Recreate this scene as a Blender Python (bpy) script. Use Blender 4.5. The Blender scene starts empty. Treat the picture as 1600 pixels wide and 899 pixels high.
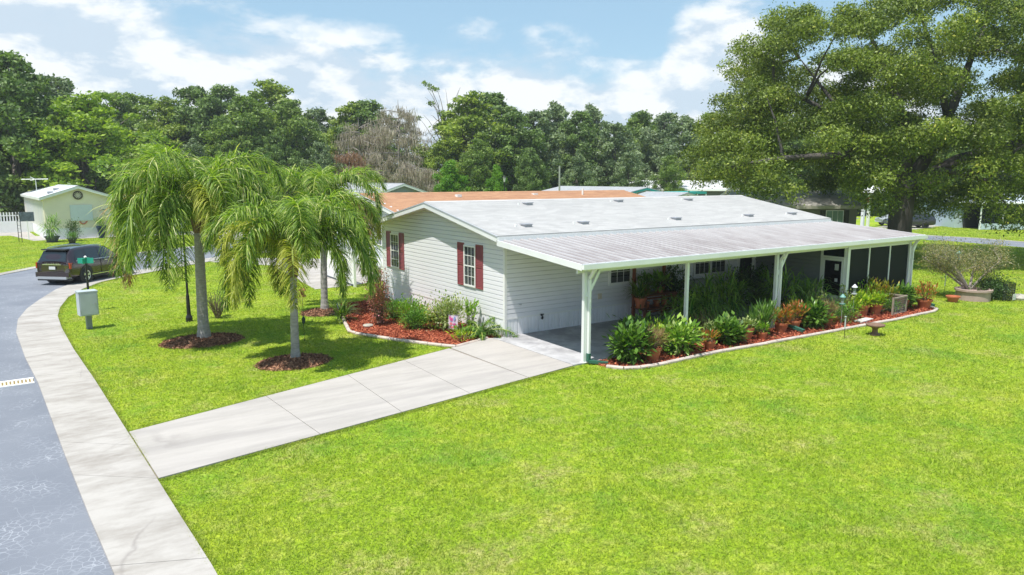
import bpy, math, random
import numpy as np
from mathutils import Vector, Matrix
R = math.radians
scene = bpy.context.scene
random.seed(11); rng = np.random.default_rng(7)

# ------------------------------------------------------------------ camera
cam_d = bpy.data.cameras.new('camera'); cam = bpy.data.objects.new('camera', cam_d)
scene.collection.objects.link(cam); scene.camera = cam
CAM = Vector((-12.118, -18.208, 4.9)); YAW, PITCH = .9736, .1507
fwd = Vector((math.cos(PITCH)*math.cos(YAW), math.cos(PITCH)*math.sin(YAW), -math.sin(PITCH)))
cam.location = CAM; cam.rotation_euler = fwd.to_track_quat('-Z', 'Y').to_euler()
cam_d.sensor_width = 36; cam_d.lens = 36*1118.8/1600; cam_d.clip_start = .1; cam_d.clip_end = 3000

# ------------------------------------------------------------------ light, sky, exposure
scene.view_settings.view_transform = 'Standard'; scene.view_settings.look = 'None'
scene.view_settings.gamma = 1; scene.view_settings.exposure = .66
scene.cycles.max_bounces = 6; scene.cycles.transparent_max_bounces = 8
scene.cycles.diffuse_bounces = 3; scene.cycles.glossy_bounces = 3; scene.cycles.transmission_bounces = 4
scene.cycles.sample_clamp_indirect = 6
L = Vector((.38, .12, -1)).normalized()
sun_d = bpy.data.lights.new('sun', 'SUN'); sun_d.energy = 4.2; sun_d.angle = R(.5); sun_d.color = (1, .96, .9)
sun = bpy.data.objects.new('sun', sun_d); scene.collection.objects.link(sun)
sun.rotation_euler = L.to_track_quat('-Z', 'Y').to_euler()
ELEV = math.asin(-L.z); AZ = math.atan2(-L.x, -L.y)      # compass azimuth of the sun measured from +Y
wd = bpy.data.worlds.new('World'); scene.world = wd; wd.use_nodes = True
def world():
    nt = wd.node_tree; N = nt.nodes; K = nt.links; N.clear()
    def n(t, **k):
        o = N.new(t)
        for a, b in k.items(): setattr(o, a, b)
        return o
    def lk(a, b): K.new(a, b)
    def m(op, a, b=None, c=None, cl=False):
        o = n('ShaderNodeMath', operation=op, use_clamp=cl)
        for i, x in enumerate((a, b, c)):
            if x is None: continue
            if isinstance(x, (int, float)): o.inputs[i].default_value = x
            else: lk(x, o.inputs[i])
        return o.outputs[0]
    out = n('ShaderNodeOutputWorld'); bg = n('ShaderNodeBackground'); bg.inputs[1].default_value = .1
    sky = n('ShaderNodeTexSky', sky_type='NISHITA', sun_disc=False)
    sky.sun_elevation = ELEV; sky.sun_rotation = AZ; sky.air_density = 1.0; sky.dust_density = .6; sky.ozone_density = 1.6
    tc = n('ShaderNodeTexCoord'); sp = n('ShaderNodeSeparateXYZ'); lk(tc.outputs['Generated'], sp.inputs[0])
    def noise(scale, detail, rough, stretch=(1, 1, 1.6), off=(0, 0, 0)):
        mp = n('ShaderNodeMapping'); mp.inputs['Scale'].default_value = stretch; mp.inputs['Location'].default_value = off
        lk(tc.outputs['Generated'], mp.inputs[0])
        t = n('ShaderNodeTexNoise'); t.inputs['Scale'].default_value = scale; t.inputs['Detail'].default_value = detail
        t.inputs['Roughness'].default_value = rough; t.inputs['Distortion'].default_value = .15
        lk(mp.outputs[0], t.inputs['Vector']); return t.outputs['Fac']
    big = noise(3.2, 2, .5, (1, 1, 1), (1.3, .2, 0))
    puff = noise(8, 10, .58, (1, 1, 2.2), (.9, 3.1, .4))
    puff2 = noise(8, 10, .58, (1, 1, 2.2), (.925, 3.09, .46))     # same field shifted towards the light: edges facing up read bright
    z = sp.outputs['Z']
    # a wide bank of cumulus low in the sky, its top height varying round the compass
    top = m('MULTIPLY_ADD', big, .05, .135)
    hx = m('ADD', m('MULTIPLY', sp.outputs['X'], .82), m('MULTIPLY', sp.outputs['Y'], -.56))   # towards the east side of the park
    west = m('MULTIPLY', m('SUBTRACT', 0, hx), .09)
    def tower(cx_, w, hgt):
        d = m('DIVIDE', m('SUBTRACT', hx, cx_), w)
        g = m('SUBTRACT', 1, m('MULTIPLY', d, d), cl=True); return m('MULTIPLY', g, hgt)
    top = m('ADD', m('ADD', top, west), m('ADD', tower(.265, .075, .10), tower(-.62, .25, .03)))
    cov = m('SUBTRACT', top, z)
    cov = m('MULTIPLY_ADD', m('SUBTRACT', puff, .5), .20, cov)
    mask = n('ShaderNodeMapRange', interpolation_type='SMOOTHSTEP'); lk(cov, mask.inputs[0])
    mask.inputs[1].default_value = -.02; mask.inputs[2].default_value = .035
    # a few loose clouds high up, all round
    hi = noise(4.5, 8, .55, (1, 1, 2.2), (4.1, 2.2, .7))
    hm = n('ShaderNodeMapRange', interpolation_type='SMOOTHSTEP'); lk(hi, hm.inputs[0]); hm.inputs[1].default_value = .6; hm.inputs[2].default_value = .72
    mk = m('MAXIMUM', m('MULTIPLY', mask.outputs[0], .92), m('MULTIPLY', hm.outputs[0], m('MULTIPLY', m('SUBTRACT', z, .2, cl=True), 1.2, cl=True)))
    lit = m('MULTIPLY_ADD', m('SUBTRACT', puff, puff2), 7.5, .5, cl=True)
    # inside of the bank goes flat and bluish-grey low down
    cc = n('ShaderNodeMix', data_type='RGBA'); lk(lit, cc.inputs[0])
    cc.inputs[6].default_value = (4.2, 5.0, 5.8, 1); cc.inputs[7].default_value = (6.6, 6.8, 6.9, 1)
    cov2 = n('ShaderNodeMapRange', interpolation_type='SMOOTHSTEP'); lk(cov, cov2.inputs[0]); cov2.inputs[1].default_value = .09; cov2.inputs[2].default_value = .3
    c2 = n('ShaderNodeMix', data_type='RGBA'); lk(m('MULTIPLY', cov2.outputs[0], .55), c2.inputs[0]); lk(cc.outputs[2], c2.inputs[6])
    c2.inputs[7].default_value = (4.3, 5.1, 5.8, 1)
    mixs = n('ShaderNodeMix', data_type='RGBA'); lk(mk, mixs.inputs[0])
    tint = n('ShaderNodeMix', data_type='RGBA', blend_type='MIX'); tint.inputs[0].default_value = .55
    lk(sky.outputs[0], tint.inputs[6]); tint.inputs[7].default_value = (2.9, 4.6, 5.7, 1)
    lk(tint.outputs[2], mixs.inputs[6]); lk(c2.outputs[2], mixs.inputs[7])
    lk(mixs.outputs[2], bg.inputs[0]); lk(bg.outputs[0], out.inputs[0])
world()

# ------------------------------------------------------------------ material helpers
MATS = {}
def mat(name, col, rough=.7, var=0., vscale=3., bump=0., bscale=40., metal=0., spec=.5, col2=None, detail=4, coat=0., stretch=None, trans=0.):
    if name in MATS: return MATS[name]
    ma = bpy.data.materials.new(name); ma.use_nodes = True; nt = ma.node_tree; b = nt.nodes['Principled BSDF']
    b.inputs['Base Color'].default_value = (*col, 1); b.inputs['Roughness'].default_value = rough
    b.inputs['Metallic'].default_value = metal; b.inputs['Specular IOR Level'].default_value = spec
    b.inputs['Coat Weight'].default_value = coat
    tc = nt.nodes.new('ShaderNodeNewGeometry')
    vec = tc.outputs['Position']
    if stretch:
        mp = nt.nodes.new('ShaderNodeMapping'); mp.inputs['Scale'].default_value = stretch; nt.links.new(vec, mp.inputs[0]); vec = mp.outputs[0]
    if var > 0 or col2:
        t = nt.nodes.new('ShaderNodeTexNoise'); t.inputs['Scale'].default_value = vscale; t.inputs['Detail'].default_value = detail
        nt.links.new(vec, t.inputs['Vector'])
        mr = nt.nodes.new('ShaderNodeMapRange'); mr.inputs[1].default_value = .35; mr.inputs[2].default_value = .68
        nt.links.new(t.outputs['Fac'], mr.inputs[0])
        mx = nt.nodes.new('ShaderNodeMix'); mx.data_type = 'RGBA'; nt.links.new(mr.outputs[0], mx.inputs[0])
        mx.inputs[6].default_value = (*col, 1)
        c2 = col2 or tuple(c*(1-var) for c in col)
        mx.inputs[7].default_value = (*c2, 1); nt.links.new(mx.outputs[2], b.inputs['Base Color'])
    if bump > 0:
        t2 = nt.nodes.new('ShaderNodeTexNoise'); t2.inputs['Scale'].default_value = bscale; t2.inputs['Detail'].default_value = 5
        nt.links.new(vec, t2.inputs['Vector'])
        bp = nt.nodes.new('ShaderNodeBump'); bp.inputs['Strength'].default_value = bump; bp.inputs['Distance'].default_value = .02
        nt.links.new(t2.outputs['Fac'], bp.inputs['Height']); nt.links.new(bp.outputs[0], b.inputs['Normal'])
    MATS[name] = ma; return ma
def leafmat(name, dark, light, trans=.35, rough=.5, third=None):
    """leaf colour runs dark..light by the per-leaf 'tint' attribute; part of the light passes through"""
    if name in MATS: return MATS[name]
    ma = bpy.data.materials.new(name); ma.use_nodes = True; nt = ma.node_tree; N = nt.nodes; K = nt.links
    b = N['Principled BSDF']; out = N['Material Output']
    at = N.new('ShaderNodeAttribute'); at.attribute_name = 'tint'
    cr = N.new('ShaderNodeValToRGB'); K.new(at.outputs['Fac'], cr.inputs[0])
    cr.color_ramp.elements[0].color = (*dark, 1); cr.color_ramp.elements[1].color = (*light, 1)
    cr.color_ramp.elements[0].position = .1; cr.color_ramp.elements[1].position = .9
    if third:
        e = cr.color_ramp.elements.new(.97); e.color = (*third, 1)
        cr.color_ramp.elements[1].position = .85
    K.new(cr.outputs[0], b.inputs['Base Color']); b.inputs['Roughness'].default_value = rough
    b.inputs['Specular IOR Level'].default_value = .35
    tr = N.new('ShaderNodeBsdfTranslucent'); g = N.new('ShaderNodeMix'); g.data_type = 'RGBA'; g.blend_type = 'MULTIPLY'; g.inputs[0].default_value = 1
    K.new(cr.outputs[0], g.inputs[6]); g.inputs[7].default_value = (1.5, 1.6, .6, 1); K.new(g.outputs[2], tr.inputs[0])
    mx = N.new('ShaderNodeMixShader'); mx.inputs[0].default_value = trans
    K.new(b.outputs[0], mx.inputs[1]); K.new(tr.outputs[0], mx.inputs[2]); K.new(mx.outputs[0], out.inputs[0])
    MATS[name] = ma; return ma
def glassmat(name, tint=(.02, .03, .035), alpha=.45, rough=.04):
    if name in MATS: return MATS[name]
    ma = bpy.data.materials.new(name); ma.use_nodes = True; nt = ma.node_tree; N = nt.nodes; K = nt.links
    b = N['Principled BSDF']; b.inputs['Base Color'].default_value = (*tint, 1); b.inputs['Roughness'].default_value = rough
    b.inputs['Specular IOR Level'].default_value = .5 if rough < .1 else .08
    tr = N.new('ShaderNodeBsdfTransparent'); mx = N.new('ShaderNodeMixShader'); mx.inputs[0].default_value = alpha
    K.new(tr.outputs[0], mx.inputs[1]); K.new(b.outputs[0], mx.inputs[2]); K.new(mx.outputs[0], N['Material Output'].inputs[0])
    MATS[name] = ma; return ma

# ------------------------------------------------------------------ object helpers
COL = scene.collection
def tag(o, label=None, cat=None, group=None, kind=None):
    if label: o['label'] = label
    if cat: o['category'] = cat
    if group: o['group'] = group
    if kind: o['kind'] = kind
    return o
def empty(name, loc=(0, 0, 0), rz=0., label=None, cat=None, group=None):
    o = bpy.data.objects.new(name, None); COL.objects.link(o); o.location = loc; o.rotation_euler.z = rz
    o.empty_display_size = .2
    return tag(o, label, cat, group)
class MB:
    def __init__(s): s.v = []; s.f = []; s.m = []; s.mi = 0
    def add(s, vs, fs):
        b = len(s.v); s.v += [tuple(v) for v in vs]; s.f += [tuple(b+i for i in f) for f in fs]; s.m += [s.mi]*len(fs); return s
    def box(s, x0, x1, y0, y1, z0, z1):
        return s.add([(x0,y0,z0),(x1,y0,z0),(x1,y1,z0),(x0,y1,z0),(x0,y0,z1),(x1,y0,z1),(x1,y1,z1),(x0,y1,z1)],
                     [(0,3,2,1),(4,5,6,7),(0,1,5,4),(1,2,6,5),(2,3,7,6),(3,0,4,7)])
    def bar(s, a, b, w, h, up=(0, 0, 1)):
        """rectangular bar from a to b, w across, h in the up direction"""
        a, b = Vector(a), Vector(b); d = (b-a).normalized(); up = Vector(up)
        if abs(d.dot(up)) > .99: up = Vector((1, 0, 0))
        x = d.cross(up).normalized()*w/2; y = x.normalized().cross(d).normalized()*h/2
        vs = [p+sx*x+sy*y for p in (a, b) for sx, sy in ((-1,-1),(1,-1),(1,1),(-1,1))]
        return s.add(vs, [(0,1,2,3),(7,6,5,4),(0,4,5,1),(1,5,6,2),(2,6,7,3),(3,7,4,0)])
    def tube(s, pts, rad, seg=8, cap=True):
        pts = [Vector(p) for p in pts]; n = len(pts); rr = rad if isinstance(rad, (list, tuple)) else [rad]*n
        vs = []; ref = Vector((0, 0, 1))
        for i, p in enumerate(pts):
            d = (pts[min(i+1, n-1)]-pts[max(i-1, 0)]).normalized()
            r0 = ref if abs(d.dot(ref)) < .95 else Vector((1, 0, 0))
            x = d.cross(r0).normalized(); y = d.cross(x).normalized()
            for k in range(seg):
                t = 2*math.pi*k/seg; vs.append(p+(x*math.cos(t)+y*math.sin(t))*rr[i])
        fs = [(i*seg+k, i*seg+(k+1) % seg, (i+1)*seg+(k+1) % seg, (i+1)*seg+k) for i in range(n-1) for k in range(seg)]
        if cap: fs += [tuple(range(seg))[::-1], tuple((n-1)*seg+k for k in range(seg))]
        return s.add(vs, fs)
    def lathe(s, prof, c=(0, 0, 0), seg=16, cap=True):
        vs = [(c[0]+r*math.cos(2*math.pi*k/seg), c[1]+r*math.sin(2*math.pi*k/seg), c[2]+z) for r, z in prof for k in range(seg)]
        n = len(prof); fs = [(i*seg+k, i*seg+(k+1) % seg, (i+1)*seg+(k+1) % seg, (i+1)*seg+k) for i in range(n-1) for k in range(seg)]
        if cap: fs += [tuple(range(seg))[::-1], tuple((n-1)*seg+k for k in range(seg))]
        return s.add(vs, fs)
    def prism(s, poly, z0, z1):
        n = len(poly); vs = [(x, y, z0) for x, y in poly]+[(x, y, z1) for x, y in poly]
        return s.add(vs, [tuple(range(n))[::-1], tuple(range(n, 2*n))]+[(i, (i+1) % n, n+(i+1) % n, n+i) for i in range(n)])
    def quad(s, *p): return s.add(p, [tuple(range(len(p)))])
    def build(s, name, m, parent=None, smooth=False, loc=None, label=None, cat=None, group=None, kind=None):
        me = bpy.data.meshes.new(name); me.from_pydata(s.v, [], s.f)
        ms = m if isinstance(m, (list, tuple)) else [m]
        for k in ms: me.materials.append(k)
        if len(ms) > 1: me.polygons.foreach_set('material_index', s.m)
        if smooth: me.polygons.foreach_set('use_smooth', [True]*len(s.f))
        me.update()
        o = bpy.data.objects.new(name, me); COL.objects.link(o)
        if parent: o.parent = parent
        if loc: o.location = loc
        return tag(o, label, cat, group, kind)
def copy_tree(o, parent=None):
    c = o.copy(); COL.objects.link(c)
    if parent: c.parent = parent
    for ch in list(o.children): copy_tree(ch, c)
    return c
def boxpart(name, b, m, parent, **k): return MB().box(*b).build(name, m, parent, **k)
def npmesh(name, V, k, m, tint=None, parent=None, kind=None, loc=None, uniq=None):
    """V: (n, k, 3) array, one k-gon each; tint: (n,)"""
    n = len(V); me = bpy.data.meshes.new(name)
    me.vertices.add(n*k); me.vertices.foreach_set('co', np.ascontiguousarray(V, dtype=np.float32).ravel())
    me.loops.add(n*k); me.loops.foreach_set('vertex_index', np.arange(n*k, dtype=np.int32))
    me.polygons.add(n); me.polygons.foreach_set('loop_start', np.arange(n, dtype=np.int32)*k)
    try: me.polygons.foreach_set('loop_total', np.full(n, k, dtype=np.int32))
    except Exception: pass
    if tint is not None:
        a = me.attributes.new('tint', 'FLOAT', 'FACE'); a.data.foreach_set('value', np.asarray(tint, dtype=np.float32))
    for q in (m if isinstance(m, (list, tuple)) else [m]): me.materials.append(q)
    me.update(calc_edges=True)
    o = bpy.data.objects.new(name, me); COL.objects.link(o)
    if parent: o.parent = parent
    if loc: o.location = loc
    if kind: o['kind'] = kind
    return o
def unit(a): return a/np.maximum(np.linalg.norm(a, axis=-1, keepdims=True), 1e-9)
def leaves(c, d, s, ln, wd):
    """rhombic leaves: c base (n,3), d direction, s side, ln/wd length and width (n,)"""
    d = unit(d); s = unit(s-(s*d).sum(-1, keepdims=True)*d)
    ln = ln[:, None]; wd = wd[:, None]
    return np.stack([c, c+d*ln*.45-s*wd/2, c+d*ln, c+d*ln*.45+s*wd/2], 1)
def rv(n): return unit(rng.normal(size=(n, 3)))

# ------------------------------------------------------------------ materials
vinyl = mat('vinyl_siding', (.755,.755,.785), .45, .05, .7)
vinyl_side = vinyl
white = mat('white_metal', (.78,.79,.79), .4, .06, 2.)
whitep = mat('white_paint', (.8,.8,.78), .5, .05, 1.5)
skirtm = mat('skirting_vinyl', (.85,.85,.88), .45, .07, 1.2)
red = mat('shutter_red', (.27,.06,.07), .5, .1, 6.)
shingle = None
concrete = mat('concrete', (.58,.55,.52), .85, 0, .9, .25, 60, col2=(.45,.425,.40))
asphalt = None
mulch_red = mat('red_mulch', (.42,.10,.045), .9, 0, 9, .8, 40, col2=(.22,.045,.025))
mulch_brown = mat('brown_mulch', (.26,.11,.065), .9, 0, 9, .8, 40, col2=(.10,.045,.03))
edgem = mat('edging_concrete', (.55,.47,.42), .9, .25, 3., .4, 50)
terra = mat('terracotta', (.46,.14,.06), .75, .25, 5., .1, 40)
cedar = mat('cedar_wood', (.23,.075,.035), .7, .4, 4., .2, 60)
darkp = mat('black_metal', (.012,.012,.013), .4)
greenmet = mat('green_drain_plastic', (.03,.12,.085), .5)
soil = mat('potting_soil', (.04,.028,.02), .95)
bark = mat('bark', (.17,.145,.12), .9, .45, 5., .7, 22, stretch=(1, 1, .3))
palmbark = mat('palm_bark', (.36,.34,.32), .85, .3, 8., .5, 30, stretch=(1, 1, 2.5))
glass = glassmat('window_glass')
blind = mat('window_blind', (.6,.62,.62), .7)
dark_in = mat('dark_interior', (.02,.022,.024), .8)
galv = mat('galvanised_metal', (.45,.47,.5), .35, .1, 4., metal=.6)

# ------------------------------------------------------------------ ground materials
def nodes(name):
    ma = bpy.data.materials.new(name); ma.use_nodes = True; MATS[name] = ma
    return ma, ma.node_tree.nodes, ma.node_tree.links, ma.node_tree.nodes['Principled BSDF']
def nz(N, K, vec, scale, detail=4, lo=.35, hi=.65, rough=.5, dist=0.):
    t = N.new('ShaderNodeTexNoise'); t.inputs['Scale'].default_value = scale; t.inputs['Detail'].default_value = detail
    t.inputs['Roughness'].default_value = rough; t.inputs['Distortion'].default_value = dist
    K.new(vec, t.inputs['Vector']); r = N.new('ShaderNodeMapRange'); r.inputs[1].default_value = lo; r.inputs[2].default_value = hi
    K.new(t.outputs['Fac'], r.inputs[0]); return r.outputs[0]
def mixc(N, K, f, a, b, mode='MIX'):
    x = N.new('ShaderNodeMix'); x.data_type = 'RGBA'; x.blend_type = mode
    if isinstance(f, (int, float)): x.inputs[0].default_value = f
    else: K.new(f, x.inputs[0])
    for i, q in ((6, a), (7, b)):
        if isinstance(q, tuple): x.inputs[i].default_value = (*q, 1)
        else: K.new(q, x.inputs[i])
    return x.outputs[2]
def mth(N, K, op, a, b=0., c=None, cl=False):
    o = N.new('ShaderNodeMath'); o.operation = op; o.use_clamp = cl
    for i, x in enumerate((a, b, c)):
        if x is None: continue
        if isinstance(x, (int, float)): o.inputs[i].default_value = x
        else: K.new(x, o.inputs[i])
    return o.outputs[0]
def lawn_color(N, K):
    pos = N.new('ShaderNodeNewGeometry').outputs['Position']
    mp = N.new('ShaderNodeMapping'); mp.inputs['Scale'].default_value = (1, 1, 0); K.new(pos, mp.inputs[0]); v = mp.outputs[0]
    c = mixc(N, K, nz(N, K, v, .22, 3), (.30,.42,.022), (.44,.51,.045))
    c = mixc(N, K, nz(N, K, v, 1.4, 5, .4, .7), c, (.33,.46,.03))
    c = mixc(N, K, nz(N, K, v, .55, 6, .52, .72, .6), c, (.50,.54,.06))
    c = mixc(N, K, nz(N, K, v, 7, 6, .35, .65, .65), c, mixc(N, K, .6, c, (.13,.25,.012)))
    c = mixc(N, K, nz(N, K, v, 3.1, 5, .52, .66, .6), c, mixc(N, K, .5, c, (.55,.56,.14)))
    c = mixc(N, K, nz(N, K, v, .42, 8, .52, .64, .68), c, mixc(N, K, .75, c, (.15,.32,.03)))
    dry = mth(N, K, 'MULTIPLY', nz(N, K, v, .62, 10, .53, .66, .7), nz(N, K, v, 9, 3, .3, .6))
    return mixc(N, K, mth(N, K, 'MULTIPLY', dry, .85), c, (.48,.42,.20)), v
def lawn_mat():
    ma, N, K, b = nodes('lawn'); c, v = lawn_color(N, K)
    c = mixc(N, K, mth(N, K, 'MULTIPLY', nz(N, K, v, 26, 6, .3, .7), .45), c, (.09,.16,.006))
    K.new(c, b.inputs['Base Color']); b.inputs['Roughness'].default_value = .85; b.inputs['Specular IOR Level'].default_value = .1
    t = N.new('ShaderNodeTexNoise'); t.inputs['Scale'].default_value = 24; t.inputs['Detail'].default_value = 6; K.new(v, t.inputs['Vector'])
    bp = N.new('ShaderNodeBump'); bp.inputs['Strength'].default_value = .8; bp.inputs['Distance'].default_value = .05
    K.new(t.outputs['Fac'], bp.inputs['Height']); K.new(bp.outputs[0], b.inputs['Normal']); return ma
def blade_mat():
    ma, N, K, b = nodes('grass_blades'); c, v = lawn_color(N, K)
    at = N.new('ShaderNodeAttribute'); at.attribute_name = 'tint'
    c = mixc(N, K, at.outputs['Fac'], mixc(N, K, .62, c, (.05,.12,.008)), mixc(N, K, .4, c, (.62,.64,.16)))
    K.new(c, b.inputs['Base Color']); b.inputs['Roughness'].default_value = .55; b.inputs['Specular IOR Level'].default_value = .25
    tr = N.new('ShaderNodeBsdfTranslucent'); K.new(mixc(N, K, 1., c, (1.5,1.5,.8), 'MULTIPLY'), tr.inputs[0])
    mx = N.new('ShaderNodeMixShader'); mx.inputs[0].default_value = .45
    K.new(b.outputs[0], mx.inputs[1]); K.new(tr.outputs[0], mx.inputs[2]); K.new(mx.outputs[0], N['Material Output'].inputs[0]); return ma
def asphalt_mat():
    ma, N, K, b = nodes('asphalt'); pos = N.new('ShaderNodeNewGeometry').outputs['Position']
    c = mixc(N, K, nz(N, K, pos, .35, 4), (.15,.165,.20), (.20,.215,.25))
    c = mixc(N, K, mth(N, K, 'MULTIPLY', nz(N, K, pos, 90, 3, .3, .7), .35), c, (.10,.11,.13))
    # fine alligator cracking, dusty and pale
    w = N.new('ShaderNodeTexNoise'); w.inputs['Scale'].default_value = 3; w.inputs['Detail'].default_value = 3; K.new(pos, w.inputs['Vector'])
    wv = N.new('ShaderNodeMix'); wv.data_type = 'VECTOR'; wv.inputs[0].default_value = .04; K.new(pos, wv.inputs[4]); K.new(w.outputs['Color'], wv.inputs[5])
    masks = []
    for sc, wd_ in ((8.5, .06), (3.3, .012)):
        vo = N.new('ShaderNodeTexVoronoi'); vo.feature = 'DISTANCE_TO_EDGE'; vo.inputs['Scale'].default_value = sc; K.new(wv.outputs[1], vo.inputs['Vector'])
        masks.append(mth(N, K, 'SUBTRACT', 1, mth(N, K, 'DIVIDE', vo.outputs['Distance'], wd_), cl=True))
    cr = mth(N, K, 'MAXIMUM', mth(N, K, 'MULTIPLY', masks[0], nz(N, K, pos, 1.3, 6, .44, .64)), mth(N, K, 'MULTIPLY', masks[1], .3))
    c = mixc(N, K, mth(N, K, 'MULTIPLY', cr, .5), c, (.50,.52,.56))
    K.new(c, b.inputs['Base Color']); b.inputs['Roughness'].default_value = .8
    t = N.new('ShaderNodeTexNoise'); t.inputs['Scale'].default_value = 80; K.new(pos, t.inputs['Vector'])
    bp = N.new('ShaderNodeBump'); bp.inputs['Strength'].default_value = .3; bp.inputs['Distance'].default_value = .01
    K.new(t.outputs['Fac'], bp.inputs['Height']); K.new(bp.outputs[0], b.inputs['Normal']); return ma
def slab_mat(name, base, stain, amt, lo, hi, stretch=(1, 1, 1), sc=.9):
    ma, N, K, b = nodes(name); pos = N.new('ShaderNodeNewGeometry').outputs['Position']
    mp = N.new('ShaderNodeMapping'); mp.inputs['Scale'].default_value = stretch; K.new(pos, mp.inputs[0]); v = mp.outputs[0]
    c = mixc(N, K, mth(N, K, 'MULTIPLY', nz(N, K, v, sc, 8, lo, hi, .72, 0.), amt), base, stain)
    c = mixc(N, K, mth(N, K, 'MULTIPLY', nz(N, K, v, sc*3.3, 7, .48, .75, .6), .35), c, stain)
    c = mixc(N, K, mth(N, K, 'MULTIPLY', nz(N, K, pos, 60, 3, .3, .8), .14), c, (.30,.28,.26))
    if name == 'driveway_concrete':      # long faint tyre-worn bands running up the drive
        m2 = N.new('ShaderNodeMapping'); m2.inputs['Rotation'].default_value = (0, 0, -.27); m2.inputs['Scale'].default_value = (.10, 1.5, 1); K.new(pos, m2.inputs[0])
        c = mixc(N, K, mth(N, K, 'MULTIPLY', nz(N, K, m2.outputs[0], 1.3, 5, .48, .68, .55), .55), c, (.27,.25,.24))
    at = N.new('ShaderNodeObjectInfo'); c = mixc(N, K, mth(N, K, 'MULTIPLY', at.outputs['Random'], .14), c, (.42,.40,.37))
    # hairline cracks
    w = N.new('ShaderNodeTexNoise'); w.inputs['Scale'].default_value = 1.5; w.inputs['Detail'].default_value = 6; K.new(pos, w.inputs['Vector'])
    wv = N.new('ShaderNodeMix'); wv.data_type = 'VECTOR'; wv.inputs[0].default_value = .18; K.new(pos, wv.inputs[4]); K.new(w.outputs['Color'], wv.inputs[5])
    vo = N.new('ShaderNodeTexVoronoi'); vo.feature = 'DISTANCE_TO_EDGE'; vo.inputs['Scale'].default_value = .33; K.new(wv.outputs[1], vo.inputs['Vector'])
    ck = mth(N, K, 'SUBTRACT', 1, mth(N, K, 'DIVIDE', vo.outputs['Distance'], .005), cl=True)
    c = mixc(N, K, mth(N, K, 'MULTIPLY', mth(N, K, 'MULTIPLY', ck, nz(N, K, pos, .3, 2, .5, .62)), .5), c, (.2,.18,.17))
    K.new(c, b.inputs['Base Color']); b.inputs['Roughness'].default_value = .88
    t = N.new('ShaderNodeTexNoise'); t.inputs['Scale'].default_value = 50; t.inputs['Detail'].default_value = 5; K.new(pos, t.inputs['Vector'])
    bp = N.new('ShaderNodeBump'); bp.inputs['Strength'].default_value = .2; bp.inputs['Distance'].default_value = .01
    K.new(t.outputs['Fac'], bp.inputs['Height']); K.new(bp.outputs[0], b.inputs['Normal']); return ma
def shingle_mat(name, a, b_, dirt, ax=0, tab=.15):
    ma, N, K, b = nodes(name); pos = N.new('ShaderNodeNewGeometry').outputs['Position']
    mp = N.new('ShaderNodeMapping'); mp.inputs['Scale'].default_value = ((2.2, 7, 0) if ax == 0 else (7, 2.2, 0)); K.new(pos, mp.inputs[0])
    vo = N.new('ShaderNodeTexVoronoi'); vo.inputs['Scale'].default_value = 1.; K.new(mp.outputs[0], vo.inputs['Vector'])
    sx = N.new('ShaderNodeSeparateColor'); K.new(vo.outputs['Color'], sx.inputs[0])
    c = mixc(N, K, sx.outputs[0], a, b_)
    c = mixc(N, K, mth(N, K, 'MULTIPLY', nz(N, K, pos, .7, 6, .45, .8), .4), c, dirt)
    c = mixc(N, K, mth(N, K, 'MULTIPLY', nz(N, K, pos, 45, 3, .3, .7), .3), c, dirt)
    K.new(c, b.inputs['Base Color']); b.inputs['Roughness'].default_value = .9; return ma
lawnm = lawn_mat(); bladem = blade_mat(); asphalt = asphalt_mat()
walkm = slab_mat('sidewalk_concrete', (.405,.38,.355), (.22,.195,.17), 1., .43, .70, (.8, 1.9, 1), .8)
drivem = slab_mat('driveway_concrete', (.415,.385,.36), (.28,.26,.24), .8, .45, .72, (.35, 1.5, 1), .9)
patiom = slab_mat('patio_concrete', (.46,.46,.48), (.22,.22,.24), .85, .42, .6, (1, 1, 1), .8)
shingle = shingle_mat('white_shingles', (.42,.41,.405), (.50,.49,.48), (.35,.345,.34))
shingle_or = shingle_mat('orange_shingles', (.38,.20,.11), (.50,.285,.16), (.30,.14,.08))
shingle_gr = shingle_mat('grey_shingles', (.34,.35,.37), (.42,.43,.45), (.26,.27,.28))
shingle_tan = shingle_mat('tan_shingles', (.40,.38,.34), (.5,.48,.44), (.3,.28,.24))

# ------------------------------------------------------------------ the lie of the land (world coordinates in metres; main home's near corner is the origin)
WALK_OUT = [(-11.45,-22),(-11.5,-14),(-11.56,-8.55),(-11.69,-6.63),(-11.87,-3.55),(-12.16,2.03),(-12.4,5.14),(-12.62,9.3),(-12.58,11.84),(-12.3,14.2),(-11.9,16.19),(-11.2,19.2),(-10.2,21.7),(-9.0,23.2),(-7.64,24.4),(-5.4,26.6),(-2.5,29.2),(2,32.3),(10,37),(20,43)]
WALK_IN = [(-10.2,-22),(-10.38,-14),(-10.51,-9.0),(-10.59,-7.4),(-10.72,-4.6),(-11.0,1.4),(-11.24,5.6),(-11.38,9.3),(-11.40,11.84),(-11.25,13.8),(-10.85,16.5),(-10.2,18.7),(-9.3,20.8),(-8.2,22.2),(-6.9,23.4),(-4.7,25.5),(-1.9,28.1),(2.5,31.2),(10.5,35.9),(20.5,41.9)]
ROAD_FAR = [(-18.6,-22),(-18.7,-10),(-18.9,0),(-18.9,9),(-18.0,17),(-15.9,22.6),(-13.36,26.5),(-11.5,29.4),(-8.6,32.6),(-5,35.4),(0,38.7),(8,43.5),(18,49.5)]
DRIVE = [(-10.78,-3.0),(-2.2,-.42),(-.62,.10),(-.46,-.02),(-.46,-3.9),(-.55,-3.96),(-10.68,-5.72)]
SLAB = [(-.44,-3.92),(16.6,-3.92),(16.6,0),(-.44,0)]
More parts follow.
